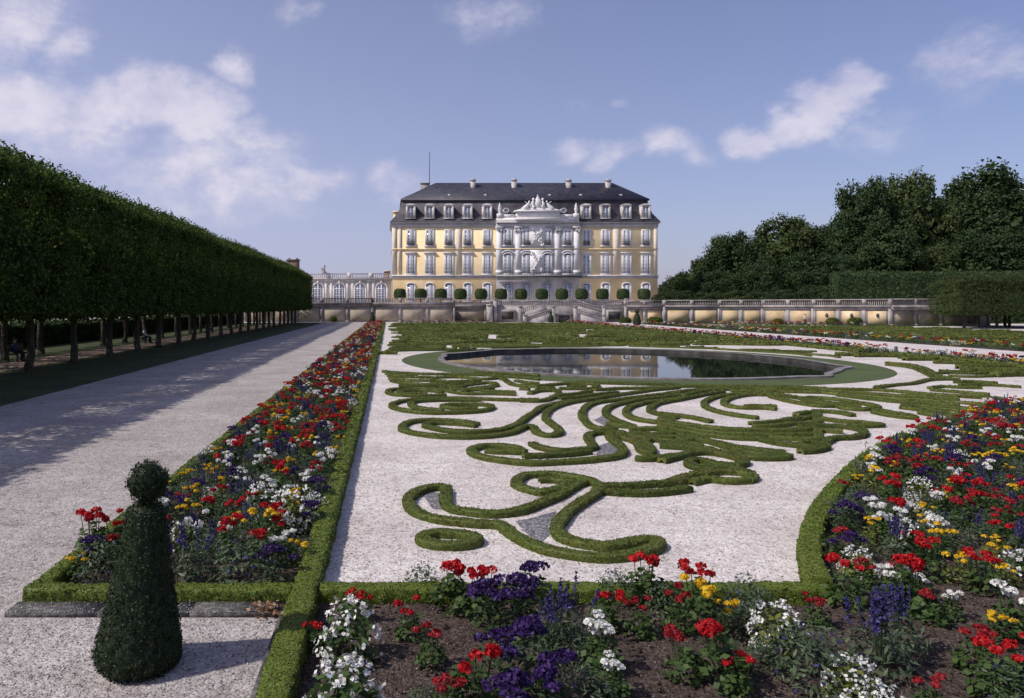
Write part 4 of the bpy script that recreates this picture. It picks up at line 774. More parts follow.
# window: surround, muntins, pane
WX = [410.9, 429.7, 448.9, 467.7, 487.3, 586.4, 605.7, 626.6, 645.9]; WC = [507.1, 526.0, 546.6, 566.8]
def window(xc, z0, z1, w, y0=0.0, arch=False, hood=0, rail=False, mat='white', parent=None):
    f = MB(); h = w / 2; b = .24; zt = z1
    f.box(xc - h - b, xc - h, y0 - .08, y0 + .02, z0, zt); f.box(xc + h, xc + h + b, y0 - .08, y0 + .02, z0, zt)
    f.box(xc - h - b - .18, xc + h + b + .18, y0 - .2, y0 + .02, z0 - .22, z0 - .002)
    if arch:
        a = np.linspace(0, math.pi, 9); rise = w * .22
        for p, q in zip(a[:-1], a[1:]):
            v = [(xc + math.cos(t_) * rr, yy, zt + math.sin(t_) * rz) for t_ in (p, q) for (rr, rz) in ((h, rise), (h + b, rise + b)) for yy in (y0 - .2, y0 + .02)]
            f.add(v, [(0, 2, 6, 4), (1, 5, 7, 3), (2, 3, 7, 6), (0, 4, 5, 1)])
    else: f.box(xc - h - b, xc + h + b, y0 - .08, y0 + .02, zt, zt + b)
    if hood == 1:
        f.box(xc - h - b - .25, xc + h + b + .25, y0 - .26, y0 + .02, zt + b + .25, zt + b + .42); f.box(xc - h - b, xc + h + b, y0 - .16, y0 + .02, zt + b + .002, zt + b + .248)
    if hood == 2:
        a = np.linspace(0, math.pi, 9)
        for p, q in zip(a[:-1], a[1:]):
            v = [(xc + math.cos(t_) * rr, yy, zt + b + .15 + math.sin(t_) * rz) for t_ in (p, q) for (rr, rz) in ((h + .2, .42), (h + .48, .65)) for yy in (y0 - .22, y0 + .02)]
            f.add(v, [(0, 2, 6, 4), (1, 5, 7, 3), (2, 3, 7, 6), (0, 4, 5, 1)])
    o = f.build('window', M[mat], parent or pal)
    g = MB(); g.box(xc - h + .003, xc + h - .003, y0 - .045, y0 - .02, z0 + .003, zt - .003 + (w * .18 if arch else 0)); g.build('pane', M['glass'], o)
    s = MB(); n = max(3, int((zt - z0) / .72))
    for x in (xc - h + .06, xc - w / 6 * 1.1, xc, xc + w / 6 * 1.1, xc + h - .06): s.box(x - (.055 if abs(x - xc) > .01 else .085), x + (.055 if abs(x - xc) > .01 else .085), y0 - .10, y0 - .055, z0 + .01, zt - .01)
    for k in range(n + 1):
        z = z0 + .05 + (zt - z0 - .1) * k / n; s.box(xc - h + .01, xc + h - .01, y0 - .096, y0 - .058, z - .035, z + .035)
    s.build('sash', M['paint'], o)
    if rail:
        r_ = MB(); r_.box(xc - h, xc + h, y0 - .26, y0 - .205, z0 + .85, z0 + .93)
        for x in np.linspace(xc - h + .05, xc + h - .05, 10): r_.box(x - .028, x + .028, y0 - .25, y0 - .215, z0 + .02, z0 + .85)
        r_.build('railing', M['metal'], o)
for px in WX:
    x = X_(px); window(x, Z_(301), Z_(285), 1.45, arch=True); window(x, Z_(274), Z_(255.5), 1.5, hood=1); window(x, Z_(245.6), Z_(230.5), 1.4, hood=0, rail=True)
YC = -.75      # front of the central projection
x0, x1 = X_(495.8), X_(578.2)
mb = MB(); mb.box(x0, x1, YC, -.002, 0, ZE + .02); mb.build('central_bay', M['greytrim'], pal)
for px in WC:
    x = X_(px); window(x, Z_(301), Z_(285), 1.45, YC, arch=True, mat='greytrim'); window(x, Z_(274), Z_(255.5), 1.5, YC, arch=True, hood=2); window(x, Z_(245.6), Z_(230.5), 1.4, YC, rail=True)
for px in (498.6, 517.6, 556.6, 575.6):      # giant pilasters with capitals
    x = X_(px); mb = MB(); mb.box(x - .55, x + .55, YC - .10, YC + .02, Z_(274), Z_(232)); mb.box(x - .70, x + .70, YC - .2, YC + .02, Z_(275.5), Z_(270.5)); mb.build('pilaster', M['white'], pal)
    mb = MB(); mb.box(x - .8, x + .8, YC - .34, YC + .02, Z_(228.2), Z_(227)); 
    for k in range(16): mb.blob((x + RNG.uniform(-.75, .75), YC - .16, Z_(231.8) + RNG.uniform(0, .75)), .16, 0, 6, 5, .2)
    mb.build('capital', M['white'], pal)
# quoin strips and plain lesenes of the wings
for px, w in ((394.2, .55), (399.8, .4), (458.4, .75), (616.2, .8), (655.6, .45)):
    x = X_(px); mb = MB(); mb.box(x - w * .8, x + w * .8, -.07, .02, Z_(274), Z_(224)); mb.build('pilaster_strip', M['palestrip'], pal)
def course(z0, z1, d, m='white', name='string_course', dc=None):
    mb = MB(); mb.box(XL - d, x0, -d, .02, z0, z1); mb.box(x1, XR + d, -d, .02, z0, z1); mb.box(x0 - .1, x1 + .1, YC - d, YC + .02, z0, z1)
    mb.box(XL - d, XL + .02, .02, DEP, z0, z1); mb.box(XR - .02, XR + d, .02, DEP, z0, z1); mb.build(name, M[m], pal)
course(Z_(278.4), Z_(276.2), .12, 'greytrim'); course(Z_(276.1), Z_(275.2), .24, 'white')
course(Z_(249.4), Z_(248.6), .16, 'yellow'); course(Z_(227), Z_(223.6), .12, 'greytrim', 'frieze'); course(Z_(223.5), Z_(222.0), .42, 'greytrim', 'cornice')
mb = MB(); mb.box(XL - .1, x0, -.12, .02, 0, .7); mb.build('plinth', M['greystone'], pal); mb = MB(); mb.box(x1, XR + .1, -.12, .02, 0, .7); mb.build('plinth', M['greystone'], pal)
# balcony of the centre
mb = MB(); mb.box(x0 - .3, x1 + .3, YC - 1.3, YC - .33, Z_(277.6), Z_(276.4)); mb.box(x0 - .3, x1 + .3, YC - 1.25, YC - 1.15, Z_(273.4), Z_(272.9))
for x in np.arange(x0 - .2, x1 + .3, .3): mb.box(x - .03, x + .03, YC - 1.23, YC - 1.17, Z_(276.4), Z_(273.4))
mb.build('balcony', M['metal'], pal)
# reliefs in the middle axis
for (py, hw, hh) in ((236.5, 1.5, 2.1), (263, 1.3, 2.6)):
    x = X_(536.5); mb = MB(); mb.box(x - hw - .15, x + hw + .15, YC - .14, YC + .02, Z_(py) - hh, Z_(py) + hh)
    for k in range(34):
        s = RNG.uniform(-1, 1); c = RNG.choice([-1, 1]); mb.blob((x + s * hw * .7 + RNG.normal(0, .12), YC - .22, Z_(py) + s * c * hh * .72 + RNG.normal(0, .25)), (RNG.uniform(.1, .3), .16, RNG.uniform(.12, .36)), 0, 6, 5, .2)
    mb.build('relief', M['white'], pal)
# attic and sculpture
mb = MB(); mb.box(x0 + .1, x1 - .1, YC - .3, .6, Z_(222), Z_(218.5)); mb.box(X_(500), X_(514), YC - .1, .1, Z_(218.5), Z_(214.8)); mb.box(X_(559), X_(574), YC - .1, .1, Z_(218.5), Z_(214.8)); mb.build('attic_parapet', M['white'], pal)
mb = MB(); xa, xb = X_(515.5), X_(558.5); mb.box(xa, xb, YC - .6, .8, Z_(218.4), Z_(212.5)); mb.box(xa - .35, xb + .35, YC - .9, .9, Z_(212.5), Z_(211.2)); mb.box(xa - .25, xb + .25, YC - .85, .85, Z_(220.6), Z_(218.4))
a = np.linspace(.0, math.pi, 13); xm = (xa + xb) / 2; hw = (xb - xa) / 2
for p, q in zip(a[:-1], a[1:]):
    mb.add([(xm + hw * math.cos(t_), yy, Z_(211.2) + z) for t_ in (p, q) for z in (0, .55 * math.sin(t_)) for yy in (YC - .5, .7)], [(0, 2, 6, 4), (1, 5, 7, 3), (2, 3, 7, 6)])
mb.build('pediment', M['white'], pal)
mb = MB()
mb.blob((xm, YC - .2, Z_(203.5)), (.9, .5, 1.15), 0, 10, 8); mb.blob((xm, YC - .1, Z_(198.5)), (.5, .4, .4), 0, 8, 6); mb.tube([(xm, YC, Z_(198)), (xm, YC, Z_(193.6))], [.12, .05], 6); mb.box(xm - .3, xm + .3, YC - .06, YC + .06, Z_(196), Z_(195.4))
for s in (-1, 1):
    mb.tube([(xm + s * 1.0, YC - .2, Z_(208)), (xm + s * 1.4, YC - .2, Z_(204)), (xm + s * 1.1, YC - .2, Z_(200.5))], [.5, .42, .25], 7); mb.blob((xm + s * 1.15, YC - .35, Z_(199.5)), .34, 0, 8, 6)       # lions at the shield
    mb.tube([(xm + s * 3.4, YC - .2, Z_(209)), (xm + s * 2.6, YC - .3, Z_(206)), (xm + s * 2.2, YC - .2, Z_(203))], [.55, .42, .22], 7); mb.blob((xm + s * 2.15, YC - .3, Z_(202)), .28, 0, 8, 6)   # seated figures
    mb.tube([(xm + s * 2.4, YC - .2, Z_(204.5)), (xm + s * 3.3, YC - .3, Z_(201.5))], [.14, .07], 5); mb.tube([(xm + s * 3.2, YC - .2, Z_(208)), (xm + s * 4.0, YC - .2, Z_(209.3))], [.34, .18], 6)
for k in range(40):
    u = RNG.uniform(-1, 1); mb.blob((xm + u * hw * .9, YC - .25, Z_(209.5) + (1 - u * u) * RNG.uniform(0, 1.3)), RNG.uniform(.14, .34), 0, 6, 5, .25)
sc_ = mb.build('sculpture', M['white'], pal); sc_.scale = (.82, 1, .94); sc_.location = (.18 * xm, 0, .06 * Z_(211))
for px in (499.2, 575.2):
    x = X_(px); mb = MB(); mb.box(x - .55, x + .55, YC - .35, YC + .6, Z_(218.4), Z_(214)); mb.lathe([(.3, Z_(214)), (.2, Z_(213)), (.36, Z_(210.5)), (.38, Z_(209)), (.25, Z_(207.5)), (.32, Z_(206.6)), (.15, Z_(205)), (.02, Z_(203))], (x, YC, 0), 10); mb.build('urn', M['white'], pal)
# roof
rf = MB()
def zt(py, Y): return H + (HY - py) * Y / F - OZ
e = .5; ring0 = [(XL - e, -e), (XR + e, -e), (XR + e, DEP + e), (XL - e, DEP + e)]
s1 = 1.9; zm = zt(200.6, PY + 1.6); ring1 = [(X_(402) + .1, 1.6), (X_(650), 1.6), (X_(650), DEP - 1.6), (X_(402) + .1, DEP - 1.6)]; zb = Z_(222)
mid = [((a[0] * .35 + b[0] * .65), (a[1] * .35 + b[1] * .65)) for a, b in zip(ring0, ring1)]; zmid = zb + (zm - zb) * .42
zr = zt(183.6, PY + DEP / 2); rx0 = (435.5 - CX) * (PY + DEP / 2) / F - OX; rx1 = (611 - CX) * (PY + DEP / 2) / F - OX
V = [(*p, zb) for p in ring0] + [(*p, zmid) for p in mid] + [(*p, zm) for p in ring1]
rf.add(V, [(a + l * 4, (a + 1) % 4 + l * 4, (a + 1) % 4 + l * 4 + 4, a + l * 4 + 4) for l in (0, 1) for a in range(4)], 1)
ring2 = [(p[0] + sx * .35, p[1] + sy * .35) for p, sx, sy in zip(ring1, (-1, 1, 1, -1), (-1, -1, 1, 1))]
V = [(*p, zm + .02) for p in ring2] + [(*p, zm + .3) for p in ring2] + [(rx0, DEP / 2 - 1, zr), (rx1, DEP / 2 - 1, zr), (rx1, DEP / 2 + 1, zr), (rx0, DEP / 2 + 1, zr)]
rf.add(V, [(a + l * 4, (a + 1) % 4 + l * 4, (a + 1) % 4 + l * 4 + 4, a + l * 4 + 4) for l in (0, 1) for a in range(4)] + [(8, 9, 10, 11)], 0); rf.add([(*p, zm + .019) for p in ring2], [(3, 2, 1, 0)], 1)
roof = rf.build('roof', [M['slate'], M['slatedark']], pal)
for px, top in ((473, 178.5), (514, 178.5), (568.5, 179), (608, 179)):
    Yc = PY + 6.0; x = (px - CX) * Yc / F - OX; mb = MB(); mb.box(x - .5, x + .5, 5.5, 6.5, zt(195, Yc), zt(top + 1, Yc)); mb.box(x - .62, x + .62, 5.38, 6.62, zt(top + 2, Yc), zt(top + 1.2, Yc)); mb.box(x - .3, x + .3, 5.7, 6.3, zt(top + 1, Yc), zt(top, Yc)); mb.build('chimney', M['stone'], roof)
Yc = PY + 12; x = (425 - CX) * Yc / F - OX; mb = MB(); mb.box(x - .95, x + .95, 11.4, 12.6, zt(200, Yc), zt(184, Yc)); mb.box(x - 1.05, x + 1.05, 11.3, 12.7, zt(184, Yc), zt(183.2, Yc)); mb.build('chimney', M['greystone'], roof)
for px in (449, 485, 580, 620, 549):
    Yc = PY + 3.4; x = (px - CX) * Yc / F - OX; z = zt(195.6, Yc); mb = MB(); mb.blob((x, 3.3, z), (.75, .7, .42), 0, 10, 6); mb.build('roof_vent', M['slatedark'], roof)
    mb = MB(); mb.blob((x, 2.62, z - .02), (.3, .05, .22), 0, 10, 6); mb.build('lunette', M['white'], roof)
# dormers
for px in WX:
    x = (px - CX) * (PY - .1) / F - OX; mb = MB(); z0, z1 = Z_(217.5), Z_(206.6)
    mb.box(x - .98, x - .62, -.25, 2.2, z0 - .2, z1); mb.box(x + .62, x + .98, -.25, 2.2, z0 - .2, z1); mb.box(x - .98, x + .98, -.25, 2.2, z1, z1 + .25); mb.box(x - 1.1, x + 1.1, -.36, -.1, z0 - .32, z0 - .12)
    a = np.linspace(0, math.pi, 9)
    for p, q in zip(a[:-1], a[1:]):
        mb.add([(x + 1.02 * math.cos(t_), yy, z1 + .25 + zz) for t_ in (p, q) for zz in (0, .34 * math.sin(t_)) for yy in (-.3, 2.6)], [(0, 2, 6, 4), (1, 5, 7, 3), (2, 3, 7, 6)])
    d = mb.build('dormer', M['stone'], roof); g = MB(); g.box(x - .62, x + .62, -.12, -.08, z0 - .1, z1)
    g.box(x - .035, x + .035, -.17, -.125, z0 - .1, z1, 1); g.box(x - .62, x + .62, -.165, -.125, (z0 + z1) / 2 - .04, (z0 + z1) / 2 + .04, 1); g.box(x - .62, x - .5, -.16, -.125, z0 - .1, z1, 1); g.box(x + .5, x + .62, -.16, -.125, z0 - .1, z1, 1)
    g.build('casement', [M['glass'], M['paint']], d)
for px in (506.3, 563.6):
    x = X_(px); mb = MB(); z = Z_(210.5); a = np.linspace(0, 2 * math.pi, 17)
    for p, q in zip(a[:-1], a[1:]): mb.add([(x + rr * math.cos(t_), yy, z + .85 * rr * math.sin(t_)) for t_ in (p, q) for rr in (.42, .62) for yy in (-.1, 1.5)], [(0, 2, 6, 4), (2, 3, 7, 6), (0, 4, 5, 1)])
    mb.box(x - .95, x + .95, -.12, 1.2, z - 1.2, z - .74); d = mb.build('oval_dormer', M['stone'], roof); g = MB(); g.blob((x, .02, z), (.42, .03, .36), 0, 12, 7); g.build('pane', M['glass'], d)
Yc = PY + 11; x = (429.5 - CX) * Yc / F - OX; mb = MB(); mb.tube([(x, 11, zt(196, Yc)), (x, 11, zt(152, Yc))], [.09, .06], 6); mb.build('flagpole', M['metal'], roof)
# yellow rear gable peeping over the left eave
mb = MB(); mb.box(X_(393.6), X_(401), 4, 9, zb + .2, Z_(210)); mb.box(X_(392.8), X_(401.5), 3.8, 9.2, Z_(210), Z_(208.6)); mb.build('side_gable', M['yellow'], pal)

# ------------------------------------------------------------------ orangery wing
orw = thing('orangery', (PX(350), 156.0, 3.0), 'low pale arcaded orangery wing left of the palace', 'building')
ox = PX(350); sy = F / 156.0
def OXx(px): return (px - CX) / sy - ox
def OZz(py): return (HY - py) / sy
XL2, XR2 = OXx(230), OXx(391.5)
mb = MB(); mb.box(XL2, XR2, 0, 9, 0, OZz(279.5)); mb.build('wall', M['cream'], orw)
mb = MB(); mb.box(XL2, XR2, -.35, 9.2, OZz(279.5), OZz(277.9)); mb.box(XL2, XR2, -.15, .25, OZz(273.9), OZz(273.2)); mb.build('cornice', M['cream'], orw)
mb = MB()
for x in np.arange(XL2, XR2, .42): mb.box(x - .1, x + .1, -.06, .14, OZz(277.9), OZz(273.9))
for px in np.arange(284.5, 392, 21.6): x = OXx(px); mb.box(x - .4, x + .4, -.2, .3, OZz(277.9), OZz(272.9))
mb.build('balustrade', M['cream'], orw)
for px in (253.5, 274.8, 296.4, 318.0, 339.4, 360.2, 381.4):
    x = OXx(px); f = MB(); h = .98; z1 = OZz(288.5); b = .34
    f.box(x - h - b, x - h, -.14, .02, 0, z1); f.box(x + h, x + h + b, -.14, .02, 0, z1); a = np.linspace(0, math.pi, 13)
    for p, q in zip(a[:-1], a[1:]):
        f.add([(x + rr * math.cos(t_), yy, z1 + rr * math.sin(t_)) for t_ in (p, q) for rr in (h, h + b) for yy in (-.14, .02)], [(0, 2, 6, 4), (1, 5, 7, 3), (2, 3, 7, 6), (0, 4, 5, 1)])
    f.blob((x, -.3, z1 + h + b * .8), (.25, .15, .35)); o = f.build('arched_window', M['cream'], orw)
    g = MB(); P = [(x - h, -.02, .2), (x + h, -.02, .2)] + [(x + h * math.cos(t_), -.02, z1 + h * math.sin(t_)) for t_ in a]; g.add(P, [tuple(range(len(P)))]); g.build('pane', M['glass'], o)
    s = MB(); s.box(x - .09, x + .09, -.1, -.04, .2, z1 + .9); s.box(x - h, x + h, -.105, -.035, z1 - .08, z1 + .08)
    for xx in (-.62, .62): s.box(x + xx - .05, x + xx + .05, -.09, -.04, .2, z1 + .6)
    for zz in np.arange(.5, z1, .55): s.box(x - h, x + h, -.085, -.042, zz - .03, zz + .03)
    s.build('sash', M['paint'], o)
for px in (264, 285.5, 307, 328.8, 350, 370.8):
    x = OXx(px); mb = MB()
    for dx in (-.55, .55): mb.box(x + dx - .27, x + dx + .27, -.1, .02, 0, OZz(280.2))
    mb.box(x - 1, x + 1, -.16, .02, OZz(281.2), OZz(280)); mb.build('paired_pilasters', M['cream'], orw)
t = thing('roof_statue', (PX(324), 155.4, 3 + OZz(272.9)), 'small dark stone figure group on the orangery balustrade', 'statue')
mb = MB(); mb.box(-.4, .4, -.3, .3, -.12, .25); mb.tube([(0, 0, .25), (-.08, 0, .8), (.05, 0, 1.3)], [.3, .24, .14], 7); mb.blob((.06, 0, 1.5), .17, 0, 8, 6); mb.tube([(.1, 0, 1.15), (.5, -.05, 1.35)], [.1, .06], 5); mb.tube([(-.3, 0, .25), (-.5, 0, .7)], [.25, .12], 6); mb.blob((-.5, 0, .85), .16, 0, 8, 6); mb.build('figure', M['greystone'], t)
# house behind the avenue
t = thing('slate_roof_house', ((274 - CX) * 172 / F, 172, 0), 'distant house with dark slate roof and brick chimney above the lime avenue', 'house')
k = 172 / F; mb = MB(); mb.box(-9, 5.5, 0, 9, 0, 9.2); mb.build('wall', M['greystone'], t)
mb = MB(); zt_ = H + (HY - 259) * k; mb.add([(-9.5, -.5, 9), (5.8, -.5, 9), (5.8, 9.5, 9), (-9.5, 9.5, 9), (-9.5, 4.5, zt_), (1.2, 4.5, zt_)], [(0, 1, 5, 4), (1, 2, 5), (2, 3, 4, 5), (3, 0, 4), (3, 2, 1, 0)]); rf2 = mb.build('roof', M['slate'], t)
mb = MB(); mb.box(2.4, 5.2, 3.5, 5, 8.5, H + (HY - 259.5) * k); mb.box(2.25, 5.35, 3.35, 5.15, H + (HY - 259.5) * k, H + (HY - 258.4) * k)
for x in (2.9, 4.7): mb.box(x - .25, x + .25, 4, 4.6, H + (HY - 258.4) * k, H + (HY - 257) * k)
mb.build('chimney', M['brick'], rf2)
t = thing('brick_chimney', ((387 - CX) * 168 / F, 168, 3), 'reddish chimney stack showing just left of the palace corner', 'chimney'); mb = MB(); mb.box(-.7, .7, 0, 1.2, 0, 7.6); mb.build('stack', M['brick'], t); mb = MB(); mb.box(-.8, .8, -.1, 1.3, 7.6, 7.85); mb.build('cap', M['stone'], t)

# ball trees on the terrace
cb = MB(); foliage_lathe(cb, [(.05, 1.28), (.6, 1.30), (.92, 1.42), (1.02, 1.8), (1.02, 2.4), (.92, 2.85), (.62, 3.1), (.02, 3.14)], .09, 1.0, .03, 20, mat=0); cb = cb.mesh('crown', M['forest'])
tb = MB(); tb.tube([(0, 0, 0), (0, 0, 1.4)], [.09, .07], 6); tb = tb.mesh('trunk', M['bark']); BN = 0
BX = [400, 420.7, 440.8, 460.5, 481, 501, 521, 542, 562, 581.6, 602.4, 623, 644]
for k, px in enumerate(BX):
    Yb = 148.5; t = thing('ball_tree', ((px - CX) * Yb / F, Yb, 3.0), 'ball', 'tree', 'clipped ball trees along the palace terrace')
    t['label'] = ('clipped round tree on a short stem at the left end of the terrace row' if k == 0 else 'clipped round tree at the right end of the terrace row' if k == 12 else f'clipped round tree on the palace terrace, {ORD[k]} from the left in its row')
    link('crown', cb, t).rotation_euler = (0, 0, k); link('trunk', tb, t); t.scale = (1.12, 1.12, 1.06)

# small yew cones, post, bushes by the wall
yc = MB(); foliage_lathe(yc, [(.32, .02), (.45, .2), (.42, .7), (.28, 1.2), (.14, 1.5), (.22, 1.62), (.24, 1.78), (.12, 1.95), (.01, 2.0)], .05, 1.0, .04, 16); yc = yc.mesh('cone', M['yew'])
ys_ = MB(); ys_.tube([(0, 0, 0), (0, 0, .3)], .05); ys_ = ys_.mesh('stem', M['bark'])
for (px, py, s, lb) in ((637, 325, 1.25, 'small dark yew cone at the far end of the central path'), (551, 322.5, 1.1, 'small dark yew cone in front of the garden stairs'), (372.5, 323, 1.0, 'small dark yew cone at the far end of the left flower bed')):
    p = G(px, py); t = thing('clipped_yew', (p[0], p[1], 0), lb, 'topiary', 'small yew cones'); link('cone', yc, t); link('stem', ys_, t); t.scale = (s,) * 3
def bush(px, py, r, h, lb):
    p = G(px, py); mb = MB(); foliage_lathe(mb, [(r * .7, .02), (r, h * .3), (r * .9, h * .7), (r * .5, h * .95), (.02, h)], .11, .9, .08, 14, shoot=2); o = mb.build('bush', M['lime']); o.location = (p[0], p[1], 0); tag(o, lb, 'bush')
for a in ((327, 321.9, 1.0, 1.1, 'low green bush at the foot of the wall by the lime avenue'), (334, 322, .8, 1.2, 'second low bush at the foot of the wall by the lime avenue'), (354.5, 322, .5, .8, 'small bush alone at the wall foot below the orangery'), (625, 323, 1.0, .9, 'bush at the foot of the ochre wall beside the stairs'),
          (655, 323.5, 1.2, 1.0, 'bush among flowers below the corner pillar of the terrace'), (833, 325.3, .9, 1.0, 'bush below the leftmost spout of the curving wall'), (855, 325.6, .9, 1.2, 'bush below the middle spout of the curving wall'), (778, 325, .8, .9, 'bush at the wall foot left of the spouts')): bush(*a)
p = G(896, 354.5); t = MB(); t.box(-.07, .07, -.07, .07, 0, .42); t.lathe([(.09, .42), (.09, .47), (.02, .52)], (0, 0, 0), 8); o = t.build('path_post', M['metal']); o.location = (p[0], p[1], 0); tag(o, 'short dark post at the end of the flowers beside the central path', 'post')

# ------------------------------------------------------------------ people and benches under the limes
def skin_body(name, pts, edges, rad, mats, pick, parent):
    me = bpy.data.meshes.new(name); me.from_pydata(pts, edges, []); o = bpy.data.objects.new(name, me); COL.objects.link(o)
    md = o.modifiers.new('s', 'SKIN'); md.use_smooth_shade = True
    for v, r in zip(me.skin_vertices[0].data, rad): v.radius = (r, r)
    me.skin_vertices[0].data[0].use_root = True; o.modifiers.new('d', 'SUBSURF').levels = 1
    dg = bpy.context.evaluated_depsgraph_get(); nm = bpy.data.meshes.new_from_object(o.evaluated_get(dg)); bpy.data.objects.remove(o)
    nm.materials.clear()
    for m in mats: nm.materials.append(m)
    for p in nm.polygons: p.material_index = pick(p.center); p.use_smooth = True
    return link('body', nm, parent)
def person(loc, rz, sit, top, leg, label):
    t = thing('person', loc, label, 'person', None, rz); hz = .50 if sit else .92
    pts = [(0, 0, hz), (0, -.01, hz + .25), (0, 0, hz + .46), (0, -.01, hz + .57), (0, -.03, hz + .64), (0, -.035, hz + .74)]; E = [(i, i + 1) for i in range(5)]; rad = [.15, .135, .15, .06, .085, .095]
    for s in (-1, 1):
        b = len(pts)
        if sit: pts += [(s * .1, -.03, hz), (s * .12, -.44, hz + .02), (s * .12, -.46, .08), (s * .12, -.60, .05)]
        else: pts += [(s * .1, 0, hz - .06), (s * .11, -.02, .5), (s * .11, .03, .08), (s * .11, -.12, .05)]
        E += [(0, b), (b, b + 1), (b + 1, b + 2), (b + 2, b + 3)]; rad += [.10, .075, .05, .045]
        b = len(pts)
        if sit: pts += [(s * .19, 0, hz + .42), (s * .25, -.06, hz + .16), (s * .12, -.30, hz + .14), (s * .07, -.37, hz + .12)]
        else: pts += [(s * .19, 0, hz + .42), (s * .25, .02, hz + .14), (s * .24, -.08, hz - .08), (s * .23, -.1, hz - .18)]
        E += [(2, b), (b, b + 1), (b + 1, b + 2), (b + 2, b + 3)]; rad += [.07, .052, .042, .035]
    def pick(c):
        if c.z > hz + .53: return 0
        if c.z < .1: return 3
        if c.z < hz - .02 or (c.y < -.12 and c.z < hz + .1): return 2
        if abs(c.x) > .2 and c.z < hz + .2 and not sit: return 0
        return 1
    skin_body('person_body', pts, E, rad, [M['skin'], M[top], M[leg], M['navy']], pick, t)
    mb = MB(); mb.blob((0, -.012, hz + .755), (.102, .108, .105), 0, 12, 9); mb.build('hair', M['hair'], t)
    f = MB()
    for s in (-1, 1): f.blob((s * .035, -.125, hz + .73), (.014, .01, .009), 0, 6, 5)
    f.build('eyes', M['navy'], t); f = MB(); f.blob((0, -.133, hz + .70), (.014, .018, .02), 0, 6, 5); f.build('nose', M['skin'], t)
    return t
def bench(x, y, rz, label):
    t = thing('park_bench', (x, y, 0), label, 'bench', 'benches under the limes', rz)
    mb = MB()
    for k in range(4): mb.box(-.85, .85, -.32 + k * .12, -.22 + k * .12, .43, .46)
    mb.build('seat', M['wood'], t); mb = MB()
    for k in range(3): mb.box(-.85, .85, .17, .20, .56 + k * .13, .66 + k * .13)
    mb.build('backrest', M['wood'], t)
    for s in (-.7, .7):
        mb = MB(); mb.box(s - .04, s + .04, -.30, -.22, 0, .428); mb.box(s - .04, s + .04, .205, .26, 0, .95); mb.box(s - .035, s + .035, -.3, .2, .36, .427); mb.build('leg', M['metal'], t)
bench(-19.9, 62, R(90), 'wooden bench carrying the seated figure in a white top under the limes'); person((-20.0, 62.1, -.02), R(90), True, 'shirt', 'navy', 'person in a white top sitting on a bench between the lime trunks')
bench(-19.9, 84, R(90), 'wooden bench further along, carrying the seated figure in pink'); person((-20.0, 84.1, -.02), R(90), True, 'pinkshirt', 'jeans', 'person in a pinkish top sitting further back between the lime trunks')
bench(-20.2, 41.5, R(90), 'wooden bench in deep shade at the left edge of the avenue'); person((-20.3, 41.2, -.02), R(90), True, 'jeans', 'navy', 'person in dark clothes sitting in deep shade at the left edge')
p = G(805, 324.8); person((p[0], p[1], 0), R(30), False, 'shirt', 'navy', 'distant person in a white top and dark trousers standing before the curving wall')

